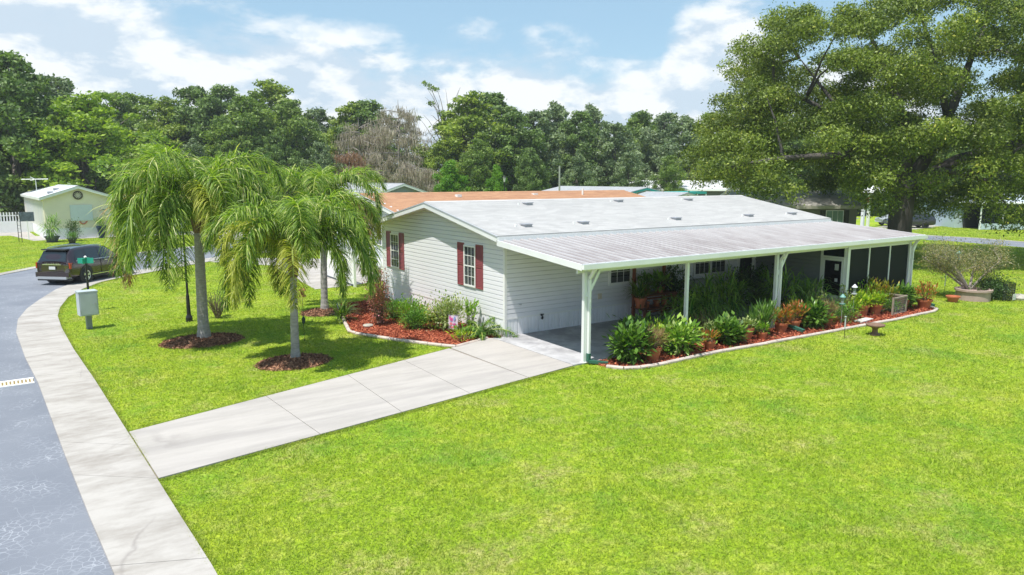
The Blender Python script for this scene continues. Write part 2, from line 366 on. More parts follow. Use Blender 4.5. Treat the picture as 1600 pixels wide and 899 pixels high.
BED1 = [(0,9.0),(-2.2,8.5),(-3.15,5.52),(-3.78,3.28),(-3.22,1.9),(-2.68,.8),(-2.0,-.36),(-.6,.10),(0,.0)]
BED2 = [(.15,-3.94),(.2,-4.5),(.5,-4.98),(1.0,-5.12),(1.73,-5.14),(3.88,-5.08),(5.91,-5.2),(9.16,-5.3),(12.67,-5.42),(15.5,-5.4),(16.15,-5.22),(16.35,-4.9),(16.3,-3.94)]
RINGS = [((-7.92,4.75),1.15,.95),((-6.42,.62),.95,.78),((-3.3,7.2),.75,.7)]
def inpoly(P, poly):
    x, y = P[:, 0], P[:, 1]; r = np.zeros(len(P), bool); n = len(poly); j = n-1
    for i in range(n):
        xi, yi = poly[i]; xj, yj = poly[j]
        if yi != yj: r ^= ((yi > y) != (yj > y)) & (x < (xj-xi)*(y-yi)/(yj-yi)+xi)
        j = i
    return r

# ground as one sheet out to the horizon, gently subdivided near the camera
g = MB(); g.quad((-420,-420,0),(480,-420,0),(480,480,0),(-420,480,0)); g.build('ground', lawnm, kind='structure')
r = MB()
for i in range(len(WALK_OUT)-1):
    pass
road_poly = WALK_OUT+[(x, y) for x, y in reversed(ROAD_FAR)]
rp = [(x, y) for x, y in WALK_OUT]+[(x, y) for x, y in reversed(ROAD_FAR)]
r.prism(rp, -.05, .012); r.build('road', asphalt, kind='structure')
# flush concrete kerb along the far side of the road
k_ = MB()
for i in range(len(ROAD_FAR)-1):
    (a, b), (c, d) = ROAD_FAR[i], ROAD_FAR[i+1]; n = Vector((-(d-b), c-a, 0)).normalized()*.55
    k_.prism([(a+0, b+0), (c, d), (c+n.x, d+n.y), (a+n.x, b+n.y)], -.05, .03+.001*i)
k_.build('kerb', walkm, kind='structure')
# pavement: separate cast slabs with open joints
side = empty('pavement'); side['kind'] = 'structure'
def lerp_poly(P, y):
    for i in range(len(P)-1):
        if P[i][1] <= y <= P[i+1][1]:
            t = (y-P[i][1])/(P[i+1][1]-P[i][1]); return (P[i][0]+(P[i+1][0]-P[i][0])*t, y)
def arc(P):
    s = [0]
    for i in range(1, len(P)): s.append(s[-1]+math.dist(P[i], P[i-1]))
    return s
def at_arc(P, S, s):
    for i in range(len(P)-1):
        if s <= S[i+1]: t = (s-S[i])/(S[i+1]-S[i]); return (P[i][0]+(P[i+1][0]-P[i][0])*t, P[i][1]+(P[i+1][1]-P[i][1])*t)
    return P[-1]
So = arc(WALK_OUT); Si = arc(WALK_IN)
# pair the two curves vertex by vertex, then cut at the joints
def walk_pt(u):
    i = min(int(u), len(WALK_OUT)-2); t = u-i
    o = Vector(WALK_OUT[i]).lerp(Vector(WALK_OUT[i+1]), t); n = Vector(WALK_IN[i]).lerp(Vector(WALK_IN[i+1]), t); return o, n
base_ = MB(); base_.prism([(x+.01, y) for x, y in WALK_OUT][::-1]+[(x+.0, y) for x, y in WALK_IN], -.05, .032); base_.build('pavement_base', mat('joint_sand', (.20,.17,.13), .9), kind='structure')
joints = [0, 1, 1.5, 2.1, 3.6, 4.12, 5.25, 6.0, 6.55, 7.2, 8.0, 9.2, 10.6, 12, 13.4, 15, 16, 16.7, 17.3, 17.65, 18, 18.3, 18.6, 19]
for a, b in zip(joints, joints[1:]):
    us = [a]+[k for k in range(int(a)+1, int(math.ceil(b)))]+[b]
    gap = .006
    pts = [walk_pt(u) for u in us]
    out = [p[0] for p in pts]; inn = [p[1] for p in pts]
    d0 = (out[1]-out[0]).normalized()*gap; d1 = (out[-1]-out[-2]).normalized()*gap
    out[0] = out[0]+d0; inn[0] = inn[0]+d0; out[-1] = out[-1]-d1; inn[-1] = inn[-1]-d1
    poly = [tuple(p) for p in out]+[tuple(p) for p in reversed(inn)]
    MB().prism(poly[::-1], -.05, .045).build('paving_slab', walkm, side)
# driveway slabs
drv = empty('driveway'); drv['kind'] = 'structure'
MB().prism([(-10.87,-2.99),(-2.2,-.43),(-.5,.0),(-.45,-3.9),(-.6,-3.95),(-10.74,-5.70)][::-1], -.05, .027).build('driveway_base', mat('joint_sand', (.20,.17,.13), .9), kind='structure')
def dslab(poly): MB().prism(poly, -.05, .041).build('driveway_slab', drivem, drv)
def lp(a, b, t): return (a[0]+(b[0]-a[0])*t, a[1]+(b[1]-a[1])*t)
T0, T1, B0, B1 = (-10.80,-3.0), (-2.2,-.42), (-10.68,-5.72), (-.55,-3.96)
cuts_t = [.003, .335, .59, .80, .997]; cuts_b = [.003, .29, .475, .66, .845]
for i in range(4):
    e = .0008
    dslab([lp(B0,B1,cuts_b[i]+e), lp(B0,B1,cuts_b[i+1]-e), lp(T0,T1,cuts_t[i+1]-e), lp(T0,T1,cuts_t[i]+e)])
dslab([lp(B0,B1,.8465), (-.55,-3.96), (-.45,-3.94), (-.45,-.01), (-.6,.09), (-2.15,-.40)])
for i, (a, b) in enumerate(zip([-.438, 3.8, 8.0, 12.1], [3.792, 7.992, 12.092, 16.6])):
    for j, (c, d) in enumerate(((-3.92, -1.96), (-1.952, 0))):
        boxpart('carport_slab', (a, b, c, d, -.05, .045), patiom, drv)
# storm drain in the gutter
sd = empty('storm_drain', (-12.6, 2.43, .012), .03, 'cream cast storm drain grate set in the road beside the pavement', 'drain')
boxpart('drain_frame', (-.36,.36,-.29,-.19,0,.02), whitep, sd); boxpart('drain_frame', (-.36,.36,.19,.29,0,.02), whitep, sd)
for i in range(9): boxpart('grate_bar', (-.33+i*.078,-.29+i*.078,-.19,.19,0,.018), mat('cream_paint',(.75,.68,.5),.6), sd)
boxpart('drain_well', (-.35,.35,-.19,.19,.001,.004), mat('drain_brown', (.22,.16,.07), .9), sd)  # thin flat brown sheet showing between the grate bars

# back road on the right, with its kerb, and drives beyond
BR = [(40,24),(45.6,17.2),(47.6,13.6),(48.5,9),(47.3,3.4),(45,-4),(42,-14)]
BF = [(42.5,26.5),(49.5,18.5),(52.6,14),(53,9.5),(51.6,3.0),(49,-5),(46,-16)]
MB().prism(BR+BF[::-1], -.05, .012).build('back_road', asphalt, kind='structure')
b_ = MB()
for i in range(len(BF)-1):
    (a, b), (c, d) = BF[i], BF[i+1]; n = Vector((-(d-b), c-a, 0)).normalized()*.5
    b_.prism([(a, b), (a+n.x, b+n.y), (c+n.x, d+n.y), (c, d)], -.05, .03+.001*i)
b_.build('back_kerb', walkm, kind='structure')
MB().prism([(52,22),(75,32),(72,38),(48,25)], -.05, .016).build('side_road', asphalt, kind='structure')
MB().prism([(60,17.5),(78,20),(76,25),(57.5,21)], -.05, .02).build('back_driveway', walkm, kind='structure')
MB().prism([(-1.6,12.9),(.0,13.0),(3.7,14.5),(3.7,24),(-1.0,28.2),(-3.2,26.9),(-.6,23)], -.05, .022).build('neighbour_driveway', walkm, kind='structure')
# strip in front of the cream home
MB().prism([(-11.6,50.3),(-6.0,51.0),(0,50.6),(0,47.5),(2,42),(5,44),(4,54),(-11.4,56),(-12.4,72),(-19,72),(-18.6,58.5),(-13.2,57.8)], -.05, .02).build('apron', walkm, kind='structure')

# ------------------------------------------------------------------ mulch beds and their edging
def chips(name, pts_fn, n, m, z0=.02):
    c = pts_fn(n); n = len(c); c = np.column_stack([c, np.full(n, z0)+rng.random(n)*.035])
    a = rng.random(n)*6.283; d = np.stack([np.cos(a), np.sin(a), rng.normal(0, .35, n)], 1); s = rv(n)
    return npmesh(name, leaves(c, d, s, rng.uniform(.05, .12, n), rng.uniform(.02, .04, n)), 4, m, rng.random(n), kind='stuff')
def in_bed(poly):
    p = np.array(poly); lo, hi = p.min(0), p.max(0)
    def f(n):
        q = rng.random((n, 2))*(hi-lo)+lo; return q[inpoly(q, poly)]
    return f
chipred = leafmat('red_chips', (.16,.03,.015), (.55,.17,.085), 0., .9); chipbr = leafmat('brown_chips', (.09,.04,.025), (.42,.22,.13), 0., .9)
def bed(poly, m, cm, n, mound=.05):
    MB().prism(poly, -.05, .018).build('mulch_bed', m, kind='structure'); chips('mulch', in_bed(poly), n, cm)
bed(BED1, mulch_red, chipred, 26000); bed(BED2, mulch_red, chipred, 26000)
for (cx_, cy_), rx, ry in RINGS:
    ring = [(cx_+rx*math.cos(t)*(1+.06*math.sin(3*t+cx_)), cy_+ry*math.sin(t)*(1+.05*math.cos(4*t))) for t in np.linspace(0, 6.283, 29)[:-1]]
    p = MB(); vs = [(x, y, .0) for x, y in ring]+[(cx_+(x-cx_)*.6, cy_+(y-cy_)*.6, .09) for x, y in ring]+[(cx_, cy_, .12)]
    n = len(ring); p.add(vs, [(i, (i+1) % n, n+(i+1) % n, n+i) for i in range(n)]+[(n+i, n+(i+1) % n, 2*n) for i in range(n)])
    p.build('mulch_ring', mulch_brown, smooth=True, kind='structure')
    def f(n, cx_=cx_, cy_=cy_, rx=rx, ry=ry):
        t = rng.random(n)*6.283; q = np.sqrt(rng.random(n)); return np.stack([cx_+rx*q*np.cos(t)*1.04, cy_+ry*q*np.sin(t)*1.04], 1)
    o = chips('mulch', f, 5000, chipbr, 0)
    me = o.data; co = np.empty(len(me.vertices)*3, np.float32); me.vertices.foreach_get('co', co); co = co.reshape(-1, 3)
    rr = np.hypot((co[:, 0]-cx_)/rx, (co[:, 1]-cy_)/ry); co[:, 2] += np.clip((1-rr)*.22, 0, .1)
    me.vertices.foreach_set('co', co.ravel()); me.update()
def edging(path, label):
    root = empty('garden_edging', (path[0][0], path[0][1], 0), 0, label, 'edging', 'concrete edging round the mulch beds')
    S = arc(path); tot = S[-1]; n = int(tot/.46); o = Vector((path[0][0], path[0][1], 0))
    for i in range(n):
        a = Vector((*at_arc(path, S, tot*i/n+.006), 0))-o; b = Vector((*at_arc(path, S, tot*(i+1)/n-.006), 0))-o
        z = random.uniform(-.006, .006); d = (b-a).normalized(); s = Vector((-d.y, d.x, 0))*.058
        mb = MB(); prof = [(-1, 0), (-1, .055), (-.55, .085), (.55, .085), (1, .055), (1, 0)]
        vs = [p+s*x+Vector((0, 0, h+z)) for p in (a, b) for x, h in prof]
        mb.add(vs, [tuple(range(6))[::-1], tuple(range(6, 12))]+[(j, j+1, j+7, j+6) for j in range(5)]+[(5, 0, 6, 11)])
        mb.build('edging_block', edgem, root)
edging(BED1[1:8], 'pale concrete edging round the mulch bed before the shuttered gable wall')
edging(BED2[1:12], 'pale concrete edging round the long mulch bed of potted plants beside the carport')

# ------------------------------------------------------------------ grass blades: one object, denser near the camera
def grass():
    fw2 = np.array([fwd.x, fwd.y]); fw2 /= np.linalg.norm(fw2); rt = np.array([fw2[1], -fw2[0]]); c = np.array([CAM.x, CAM.y])
    n = 1400000; u = rng.random(n)
    d = 5.5+(60**.45-0)*0
    lo, hi, q = 6., 75., .42
    d = (lo**q+u*(hi**q-lo**q))**(1/q)
    n = len(d); s = (rng.random(n)*2-1)*(d*.78+1.5)
    P = c+d[:, None]*fw2+s[:, None]*rt
    keep = np.ones(n, bool)
    rd = WALK_IN+[(x, y) for x, y in reversed(ROAD_FAR)]
    rp2 = [(x+.05*0, y) for x, y in rd]
    for poly in (rp2, DRIVE, SLAB, BED1, BED2, BR+BF[::-1], [(52,22),(75,32),(72,38),(48,25)],
                 [(-1.6,12.9),(.0,13.0),(3.7,14.5),(3.7,24),(-1.0,28.2),(-3.2,26.9),(-.6,23)],
                 [(-11.6,50.3),(-6.0,51.0),(0,50.6),(0,47.5),(2,42),(5,44),(4,54),(-11.4,56),(-12.4,72),(-19,72),(-18.6,58.5),(-13.2,57.8)],
                 [(0,0),(16.6,0),(16.6,9),(0,9)]):
        keep &= ~inpoly(P, poly)
    for (a, b), rx, ry in RINGS: keep &= ((P[:, 0]-a)/rx)**2+((P[:, 1]-b)/ry)**2 > .97
    P = P[keep]; d = d[keep]; n = len(P)
    k = n//3*0
    # blades creeping over the edges of slabs, kerbs and beds
    ex, ed = [], []
    for path in (WALK_IN[2:], [(-10.68,-5.76), (-.55,-4.0)], [(-10.8,-2.96), (-2.2,-.38)], BED1[1:7], BED2[1:12]):
        A = np.array(path); 
        for a0, a1 in zip(A, A[1:]):
            Ls = np.linalg.norm(a1-a0); m_ = int(Ls*900); t = rng.random(m_)[:, None]; q = a0+(a1-a0)*t; nn = np.array([-(a1-a0)[1], (a1-a0)[0]])/Ls
            off = rng.normal(0, .03, m_)[:, None]+.02*np.sin(q[:, :1]*9+q[:, 1:]*7); ex.append(q+nn*off*1.)
    E_ = np.concatenate(ex); P = np.concatenate([P, E_]); d = np.concatenate([d, np.maximum(7, (E_-c)@fw2)]); n = len(P)
    h = rng.uniform(.016, .055, n)*(1+.25*np.sin(P[:, 0]*1.7)*np.sin(P[:, 1]*1.3)); w = .0065*(d/10)**.85*rng.uniform(.7, 1.3, n)
    a = rng.random(n)*6.283; lean = rng.normal(0, .04, (n, 2))
    b = np.column_stack([P, np.zeros(n)]); sd_ = np.stack([np.cos(a)*w, np.sin(a)*w, np.zeros(n)], 1)
    tip = b+np.column_stack([lean, h])
    V = np.stack([b-sd_, b+sd_, tip], 1)
    npmesh('grass', V, 3, bladem, np.clip(rng.normal(.52, .34, n), 0, 1), kind='stuff')
grass()

# ------------------------------------------------------------------ gabled home: shared builders
def gable_roof(root, x0, x1, ym, half, zr, ze, m, th=.09, step=.145, fascia=white, axis='x', name='shingle_roof'):
    """two slopes of overlapping shingle courses; ridge along local x"""
    for sgn, nm in ((-1, 'roof'), (1, 'roof')):
        mb = MB(); sl = math.hypot(half, zr-ze); n = int(sl/step)
        for i in range(n):
            t0, t1 = i/n, (i+1)/n
            y0, z0 = ym+sgn*half*(1-t0), ze+(zr-ze)*t0; y1, z1 = ym+sgn*half*(1-t1), ze+(zr-ze)*t1
            A, B, C, D = (x0, y0, z0+.012), (x1, y0, z0+.012), (x1, y1, z1+.001), (x0, y1, z1+.001)
            mb.quad(*((A, B, C, D) if sgn < 0 else (B, A, D, C)))
            mb.quad(*(((x0, y0, z0), (x1, y0, z0), B, A) if sgn < 0 else ((x1, y0, z0), (x0, y0, z0), A, B)))
        # underside and edges
        yE, yR = ym+sgn*half, ym
        for (xa, xb) in ((x0, x1),):
            mb.quad((xa, yE, ze-.04), (xa, yR, zr-.04), (xb, yR, zr-.04), (xb, yE, ze-.04))
            for x in (xa, xb): mb.quad((x, yE, ze-.04), (x, yE, ze+.012), (x, yR, zr+.001), (x, yR, zr-.04))
        mb.quad((x0, yE, ze-.04), (x1, yE, ze-.04), (x1, yE, ze), (x0, yE, ze))
        mb.build('roof', m, root)
    cap = MB(); cap.add([(x0, ym-.13, zr-.012), (x0, ym, zr+.03), (x0, ym+.13, zr-.012), (x1, ym-.13, zr-.012), (x1, ym, zr+.03), (x1, ym+.13, zr-.012)], [(0,3,4,1), (1,4,5,2), (0,1,2), (3,5,4)])
    cap.build('ridge_cap', m, root)
def rakes(root, x, ym, half, zr, ze, m, h=.14, w=.03, sgn=-1):
    for s in (-1, 1):
        mb = MB(); a = (x, ym, zr-.045); b = (x, ym+s*half, ze-.045)
        vs = [(xx, p[1], p[2]-dz) for xx in (x, x+sgn*w) for p in (a, b) for dz in (0, h)]
        mb.add(vs, [(0,1,3,2), (4,6,7,5), (0,2,6,4), (1,5,7,3), (2,3,7,6), (0,4,5,1)]); mb.build('rake_board', m, root)
        # thin grey drip edge
        mb = MB(); mb.add([(xx, p[1], p[2]+dz) for xx in (x+.0, x+sgn*(w+.012)) for p in (a, b) for dz in (.0, .045)], [(0,1,3,2), (4,6,7,5), (0,2,6,4), (1,5,7,3), (2,3,7,6), (0,4,5,1)])
        mb.build('drip_edge', mat('drip_grey', (.42,.44,.48), .5), root)
def lap(mb, a0, a1, b0, b1, z0, z1, fix, out, axis, lip=.030):
    """one siding board: top edge from b0..b1 at z1, bottom from a0..a1 at z0, on plane fix facing out (+1/-1) along axis"""
    def p(t, z, o): return ((fix+out*o, t, z) if axis == 'x' else (t, fix+out*o, z))
    q = .80; vs = [p(a0, z0, 0), p(a1, z0, 0), p(a0, z0, lip), p(a1, z0, lip), p(b0, z1, .003), p(b1, z1, .003), p(b0, z1, 0), p(b1, z1, 0)]
    zc = z0+(z1-z0)*q
    vs += [p(a0+(b0-a0)*q, zc, lip*.9), p(a1+(b1-a1)*q, zc, lip*.9)]
    return mb.add(vs, [(0,1,3,2), (2,3,9,8), (8,9,5,4), (4,5,7,6), (0,2,8,4,6), (1,7,5,9,3)])
def window(root, axis, fix, out, a0, a1, z0, z1, cols=3, rows=2, sash=True, fw_=.055, curtain=True, fm=None, blinds=True):
    """axis 'x': wall plane x=fix, window spans y a0..a1; axis 'y': plane y=fix, spans x a0..a1"""
    fm = fm or whitep
    def B(mb, t0, t1, o0, o1, q0, q1):
        o0, o1 = sorted((fix+out*o0, fix+out*o1))
        return mb.box(o0, o1, t0, t1, q0, q1) if axis == 'x' else mb.box(t0, t1, o0, o1, q0, q1)
    f = MB()
    B(f, a0, a1, .0, .07, z0, z0+fw_); B(f, a0, a1, .0, .07, z1-fw_, z1); B(f, a0, a0+fw_, .0, .068, z0+fw_, z1-fw_); B(f, a1-fw_, a1, .0, .068, z0+fw_, z1-fw_)
    fr = f.build('window', fm, root)
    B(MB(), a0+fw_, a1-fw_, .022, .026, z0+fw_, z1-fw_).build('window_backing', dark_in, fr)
    if blinds:
        b = MB(); n = int((z1-z0)/.07)
        for i in range(n):
            zz = z0+fw_+i*(z1-z0-2*fw_)/n; B(b, a0+fw_, a1-fw_, .028, .032, zz, zz+.028)
        b.build('blind', blind, fr)
    if curtain:
        w = (a1-a0)*.30
        B(MB(), (a1-fw_-w) if axis == 'x' else a0+fw_, (a1-fw_) if axis == 'x' else a0+fw_+w, .034, .038, z0+fw_, z1-fw_).build('curtain', mat('curtain', (.5,.56,.52), .8), fr)
    B(MB(), a0+fw_, a1-fw_, .044, .047, z0+fw_, z1-fw_).build('pane', glass, fr)
    mt = MB(); zm = (z0+z1)/2
    if sash: B(mt, a0+fw_, a1-fw_, .047, .062, zm-.02, zm+.02)
    for hz0, hz1 in (((z0, zm), (zm, z1)) if sash else ((z0, z1),)):
        for i in range(1, cols): t = a0+fw_+(a1-a0-2*fw_)*i/cols; B(mt, t-.009, t+.009, .047, .056, hz0+fw_*.6, hz1-fw_*.6)
        for i in range(1, rows): t = hz0+(hz1-hz0)*i/rows; B(mt, a0+fw_, a1-fw_, .047, .055, t-.009, t+.009)
    mt.build('muntins', fm, fr)
    return fr
def shutter(root, axis, fix, out, a0, a1, z0, z1, m, louvre=True):
    f = MB()
    def B(mb, t0, t1, o0, o1, q0, q1):
        o0, o1 = sorted((fix+out*o0, fix+out*o1)); return mb.box(o0, o1, t0, t1, q0, q1) if axis == 'x' else mb.box(t0, t1, o0, o1, q0, q1)
    e = .045; zm = (z0+z1)/2
    B(f, a0, a0+e, .02, .055, z0, z1); B(f, a1-e, a1, .02, .055, z0, z1)
    for q in (z0, zm-e/2, z1-e): B(f, a0+e, a1-e, .02, .054, q, q+e)
    B(f, a0+e, a1-e, .02, .03, z0+e, z1-e)
    sh = f.build('shutter', m, root)
    l = MB(); n = 26
    for i in range(n):
        z = z0+e+(z1-z0-2*e)*i/n; q = (z1-z0)/n
        if abs(z+q/2-zm) < e*.8: continue
        def P(t, o, zz): return (fix+out*o, t, zz) if axis == 'x' else (t, fix+out*o, zz)
        l.quad(P(a0+e, .050, z), P(a1-e, .050, z), P(a1-e, .032, z+q), P(a0+e, .032, z+q))
    l.build('louvres', m, sh)
def skirt(root, axis, fix, out, t0, t1, h, m, w=.41, top=None):
    n = max(1, round(abs(t1-t0)/w)); w = (t1-t0)/n
    for i in range(n):
        a, b = t0+w*i+.004, t0+w*(i+1)-.004; mb = MB(); k = 3
        pr = []
        for j in range(k):
            u = (b-a)/k; s = a+u*j; pr += [(s, .0), (s+u*.10, .020), (s+u*.90, .020), (s+u*.999, .0)]
        vs = []
        for t, o in pr:
            for z in (.02, h-.03): vs.append((fix+out*o, t, z) if axis == 'x' else (t, fix+out*o, z))
        mb.add(vs, [(2*j, 2*j+2, 2*j+3, 2*j+1) for j in range(len(pr)-1)])
        mb.build('skirting_panel', m, root)
    mb = MB()
    o0, o1 = sorted((fix, fix+out*.032)); a, b = sorted((t0, t1))
    (mb.box(o0, o1, a, b, h-.05, h) if axis == 'x' else mb.box(a, b, o0, o1, h-.05, h)); 
    o0, o1 = sorted((fix, fix+out*.028)); (mb.box(o0, o1, a, b, 0, .035) if axis == 'x' else mb.box(a, b, o0, o1, 0, .035))
    mb.build('skirting_trim', whitep, root)

# ------------------------------------------------------------------ the main home
W, LEN, SK, EV, RZ, RE, HALF = 9.0, 16.6, .61, 3.12, 4.09, 3.204, 4.725
YM = 4.5; SL = (RZ-RE)/HALF
home = empty('mobile_home', (0, 0, 0), 0, 'long grey sided mobile home with white shingle roof and red shutters', 'house')
core = MB(); zc = RZ-.07-SL*4.5
core.add([(x, y, z) for x in (.02, LEN-.02) for y, z in ((.02, 0), (8.98, 0), (8.98, zc), (4.5, RZ-.08), (.02, zc))], [(0,1,2,3,4), (9,8,7,6,5), (0,5,6,1), (1,6,7,2), (4,9,5,0)])
core.build('wall', vinyl, home)
# gable siding, one board per course
n = 16; h = (2.86-SK)/n; z = SK
while z < RZ-.16:
    z1 = min(z+h, RZ-.1)
    def hw(zz): return min(4.5, (RZ-.06-zz)/SL)
    mb = MB(); lap(mb, YM-hw(z), YM+hw(z), YM-hw(z1), YM+hw(z1), z, z1, 0, -1, 'x'); mb.build('siding_board', vinyl, home); z = z1
z = SK
for i in range(17):
    z1 = z+h; lap(MB(), 0.0, 12.1, 0.0, 12.1, z, z1, 0, -1, 'y').build('siding_board', vinyl_side, home)
    lap(MB(), 12.1, LEN, 12.1, LEN, z, z1, 0, -1, 'y').build('siding_board', vinyl_side, home); z = z1
skirt(home, 'x', 0, -1, .05, 8.95, SK, skirtm, .62); skirt(home, 'y', 0, -1, .06, LEN, SK, skirtm, .41)
boxpart('corner_trim', (-.035, .055, -.035, .055, .0, 2.98), whitep, home); boxpart('corner_trim', (-.035, .055, 8.945, 9.035, .0, 2.98), whitep, home)
gable_roof(home, -.40, 16.82, YM, HALF, RZ, RE, shingle)
rakes(home, -.40, YM, HALF, RZ, RE, white, .15)
rakes(home, 16.82, YM, HALF, RZ, RE, white, .15, sgn=1)
for s, ye in ((-1, YM-HALF), (1, YM+HALF)):
    boxpart('eave_board', (-.4, 16.82, *sorted((ye, ye-s*-.02)), RE-.17, RE-.04), white, home)
    boxpart('soffit', (-.38, 16.8, *sorted((ye, ye-s*.24)), RE-.13, RE-.11), whitep, home)
so = MB()
for s in (-1, 1): so.quad((-.395, YM, RZ-.17), (-.0, YM, RZ-.17), (-.0, YM+s*HALF, RE-.17), (-.395, YM+s*HALF, RE-.17))
so.build('soffit', whitep, home)
for x, y, zz in ((3.51,3.71,3.95), (8.19,3.85,3.97), (1.31,.70,3.385), (3.71,.71,3.385), (8.24,.70,3.385), (12.5,.70,3.385), (15.44,.72,3.385), (12.3,3.8,3.96)):
    v = MB(); v.box(x-.14, x+.14, y-.11, y+.13, zz-.03, zz+.05); v.box(x-.16, x+.16, y-.14, y+.16, zz+.05, zz+.08)
    o = v.build('roof_vent', mat('vent_grey', (.32,.33,.36), .5), home)
    MB().tube([(x-.42, y+.02, zz-.02), (x-.42, y+.02, zz+.07)], .035, 8).build('vent_pipe', whitep, o)
window(home, 'x', 0, -1, 1.66, 2.40, 1.36, 2.73, 3, 2); window(home, 'x', 0, -1, 7.42, 8.18, 1.40, 2.76, 3, 2)
for a, b, lo, hi in ((2.41,2.84,1.35,2.79), (1.22,1.65,1.35,2.79), (8.19,8.60,1.38,2.82), (7.0,7.41,1.38,2.82)): shutter(home, 'x', 0, -1, a, b, lo, hi, red)
window(home, 'y', 0, -1, 4.22, 5.29, 1.28, 2.2, 3, 2, sash=False, fw_=.09, curtain=False)
window(home, 'y', 0, -1, 8.45, 9.36, 1.28, 2.25, 3, 2, sash=False, fw_=.08, curtain=False); window(home, 'y', 0, -1, 9.37, 10.28, 1.28, 2.25, 3, 2, sash=False, fw_=.08, curtain=False)
d = MB(); d.box(11.0, 11.09, -.06, 0, .62, 2.66); d.box(11.86, 11.95, -.06, 0, .62, 2.66); d.box(11.09, 11.86, -.06, 0, 2.58, 2.66)
d = d.build('door', whitep, home); boxpart('door_panel', (11.09, 11.86, -.035, -.02, .64, 2.58), dark_in, d)
MB().tube([(11.78,-.05,1.55), (11.78,-.1,1.55)], .03, 8).build('handle', galv, d)
o = MB(); o.box(3.76, 3.93, -.045, -.02, .86, 1.05); o.box(3.79, 3.9, -.06, -.045, .89, 1.02); o.build('outlet_cover', mat('almond', (.66,.58,.44), .6), home)
o = MB(); o.tube([(1.38,-.02,.56), (1.38,-.1,.56), (1.38,-.12,.5)], .02, 8); o.tube([(1.32,-.08,.6), (1.44,-.08,.6)], .02, 6); o.tube([(1.38,-.11,.52), (1.34,-.12,.46)], .035, 8); o.build('hose_tap', darkp, home)
MB().lathe([(.0, 0), (.05, 0), (.05, .03), (0, .03)], (.55, -.03, .98), 10).build('junction_box', galv, home)

# ------------------------------------------------------------------ carport
cp = empty('carport', (0, 0, 0), 0, 'white ribbed metal carport roof on posts along the side of the grey home', 'carport')
Y0, Z0, Y1, Z1 = -.16, 3.05, -4.12, 2.70
n = 57; pw = (16.94+.405)/n
panm = None
def pan_mat():
    ma, N, K, b = nodes('roof_pan_metal'); pos = N.new('ShaderNodeNewGeometry').outputs['Position']
    mp = N.new('ShaderNodeMapping'); mp.inputs['Scale'].default_value = (3.3, .45, 0); K.new(pos, mp.inputs[0])
    dirt = nz(N, K, mp.outputs[0], 1.4, 7, .34, .66, .62)
    sy = N.new('ShaderNodeSeparateXYZ'); K.new(pos, sy.inputs[0])
    # grime builds up towards the gutter
    low = N.new('ShaderNodeMapRange'); low.inputs[1].default_value = -.2; low.inputs[2].default_value = -3.2; K.new(sy.outputs[1], low.inputs[0])
    amt = mth(N, K, 'MULTIPLY', dirt, mth(N, K, 'MULTIPLY_ADD', low.outputs[0], .5, .25))
    c = mixc(N, K, amt, (.42,.405,.405), (.22,.185,.185)); K.new(c, b.inputs['Base Color']); b.inputs['Roughness'].default_value = .5; return ma
panm = pan_mat()
grime = mat('rib_grime', (.20,.16,.17), .8, .3, 4)
for i in range(n):
    x = -.405+pw*i; mb = MB(); z0 = .0
    prof = [(.0, 0), (pw*.66, 0), (pw*.72, .038), (pw*.94, .038), (pw, 0)]
    vs = [(x+px, y, z+pz) for y, z in ((Y0, Z0), (Y1, Z1)) for px, pz in prof]
    mb.add(vs, [(j, j+5, j+6, j+1) for j in range(4)])
    vs = [(x+px, y, z-.012) for y, z in ((Y0, Z0), (Y1, Z1)) for px in (0, pw)]; mb.add(vs, [(0,1,3,2)])
    mb.mi = 1; mb.box(x+pw*.74, x+pw*.92, Y0-.002, Y0+.012, Z0+.0, Z0+.034)
    dy = (Y1-Y0); e = .004
    for px in (pw*.60, pw*.985): mb.add([(x+px, Y0, Z0+e), (x+px, Y1, Z1+e), (x+px+pw*.055, Y1, Z1+e+ (0 if px < pw*.9 else -.001)), (x+px+pw*.055, Y0, Z0+e)], [(0,1,2,3)])
    mb.build('roof_pan', [panm, grime], cp)
boxpart('flashing', (-.4, 16.94, -.235, -.17, 2.98, 3.10), galv if False else white, cp)
gt = MB(); gt.box(-.42, 16.96, -4.19, -4.13, 2.565, 2.735); gt.box(-.42, 16.96, -4.27, -4.255, 2.60, 2.73); gt.box(-.42, 16.96, -4.255, -4.19, 2.60, 2.615); gt.box(-.42, -.41, -4.255, -4.19, 2.615, 2.72); gt.box(16.95, 16.96, -4.255, -4.19, 2.615, 2.72)
gt.build('gutter', white, cp)
for x, s in ((-.43, -1), (16.95, 1)):
    mb = MB(); mb.add([(xx, y, z+dz) for xx in (x, x+.03) for y, z in ((-.2, 3.02), (-4.19, 2.68)) for dz in (-.11, .055)], [(0,1,3,2), (4,6,7,5), (0,2,6,4), (1,5,7,3), (2,3,7,6), (0,4,5,1)]); mb.build('side_fascia', white, cp)
boxpart('beam', (-.32, 16.9, -3.90, -3.84, 2.46, 2.66), white, cp)
px_ = [(-.05, .10, 1), (3.85, .09, 0), (8.08, .10, 1), (12.16, .10, 0), (16.42, .10, 1)]
for x, w, br in px_:
    p = MB(); p.box(x-w/2, x+w/2, -3.87-w/2, -3.87+w/2, .04, 2.48); p.box(x-w/2-.03, x+w/2+.03, -3.87-w/2-.03, -3.87+w/2+.03, .04, .055); p = p.build('post', white, cp)
    if br:
        MB().bar((x+.03, -3.93, 1.82), (x+.50, -3.93, 2.58), .035, .085, (1, 0, 0)).build('brace', white, cp)
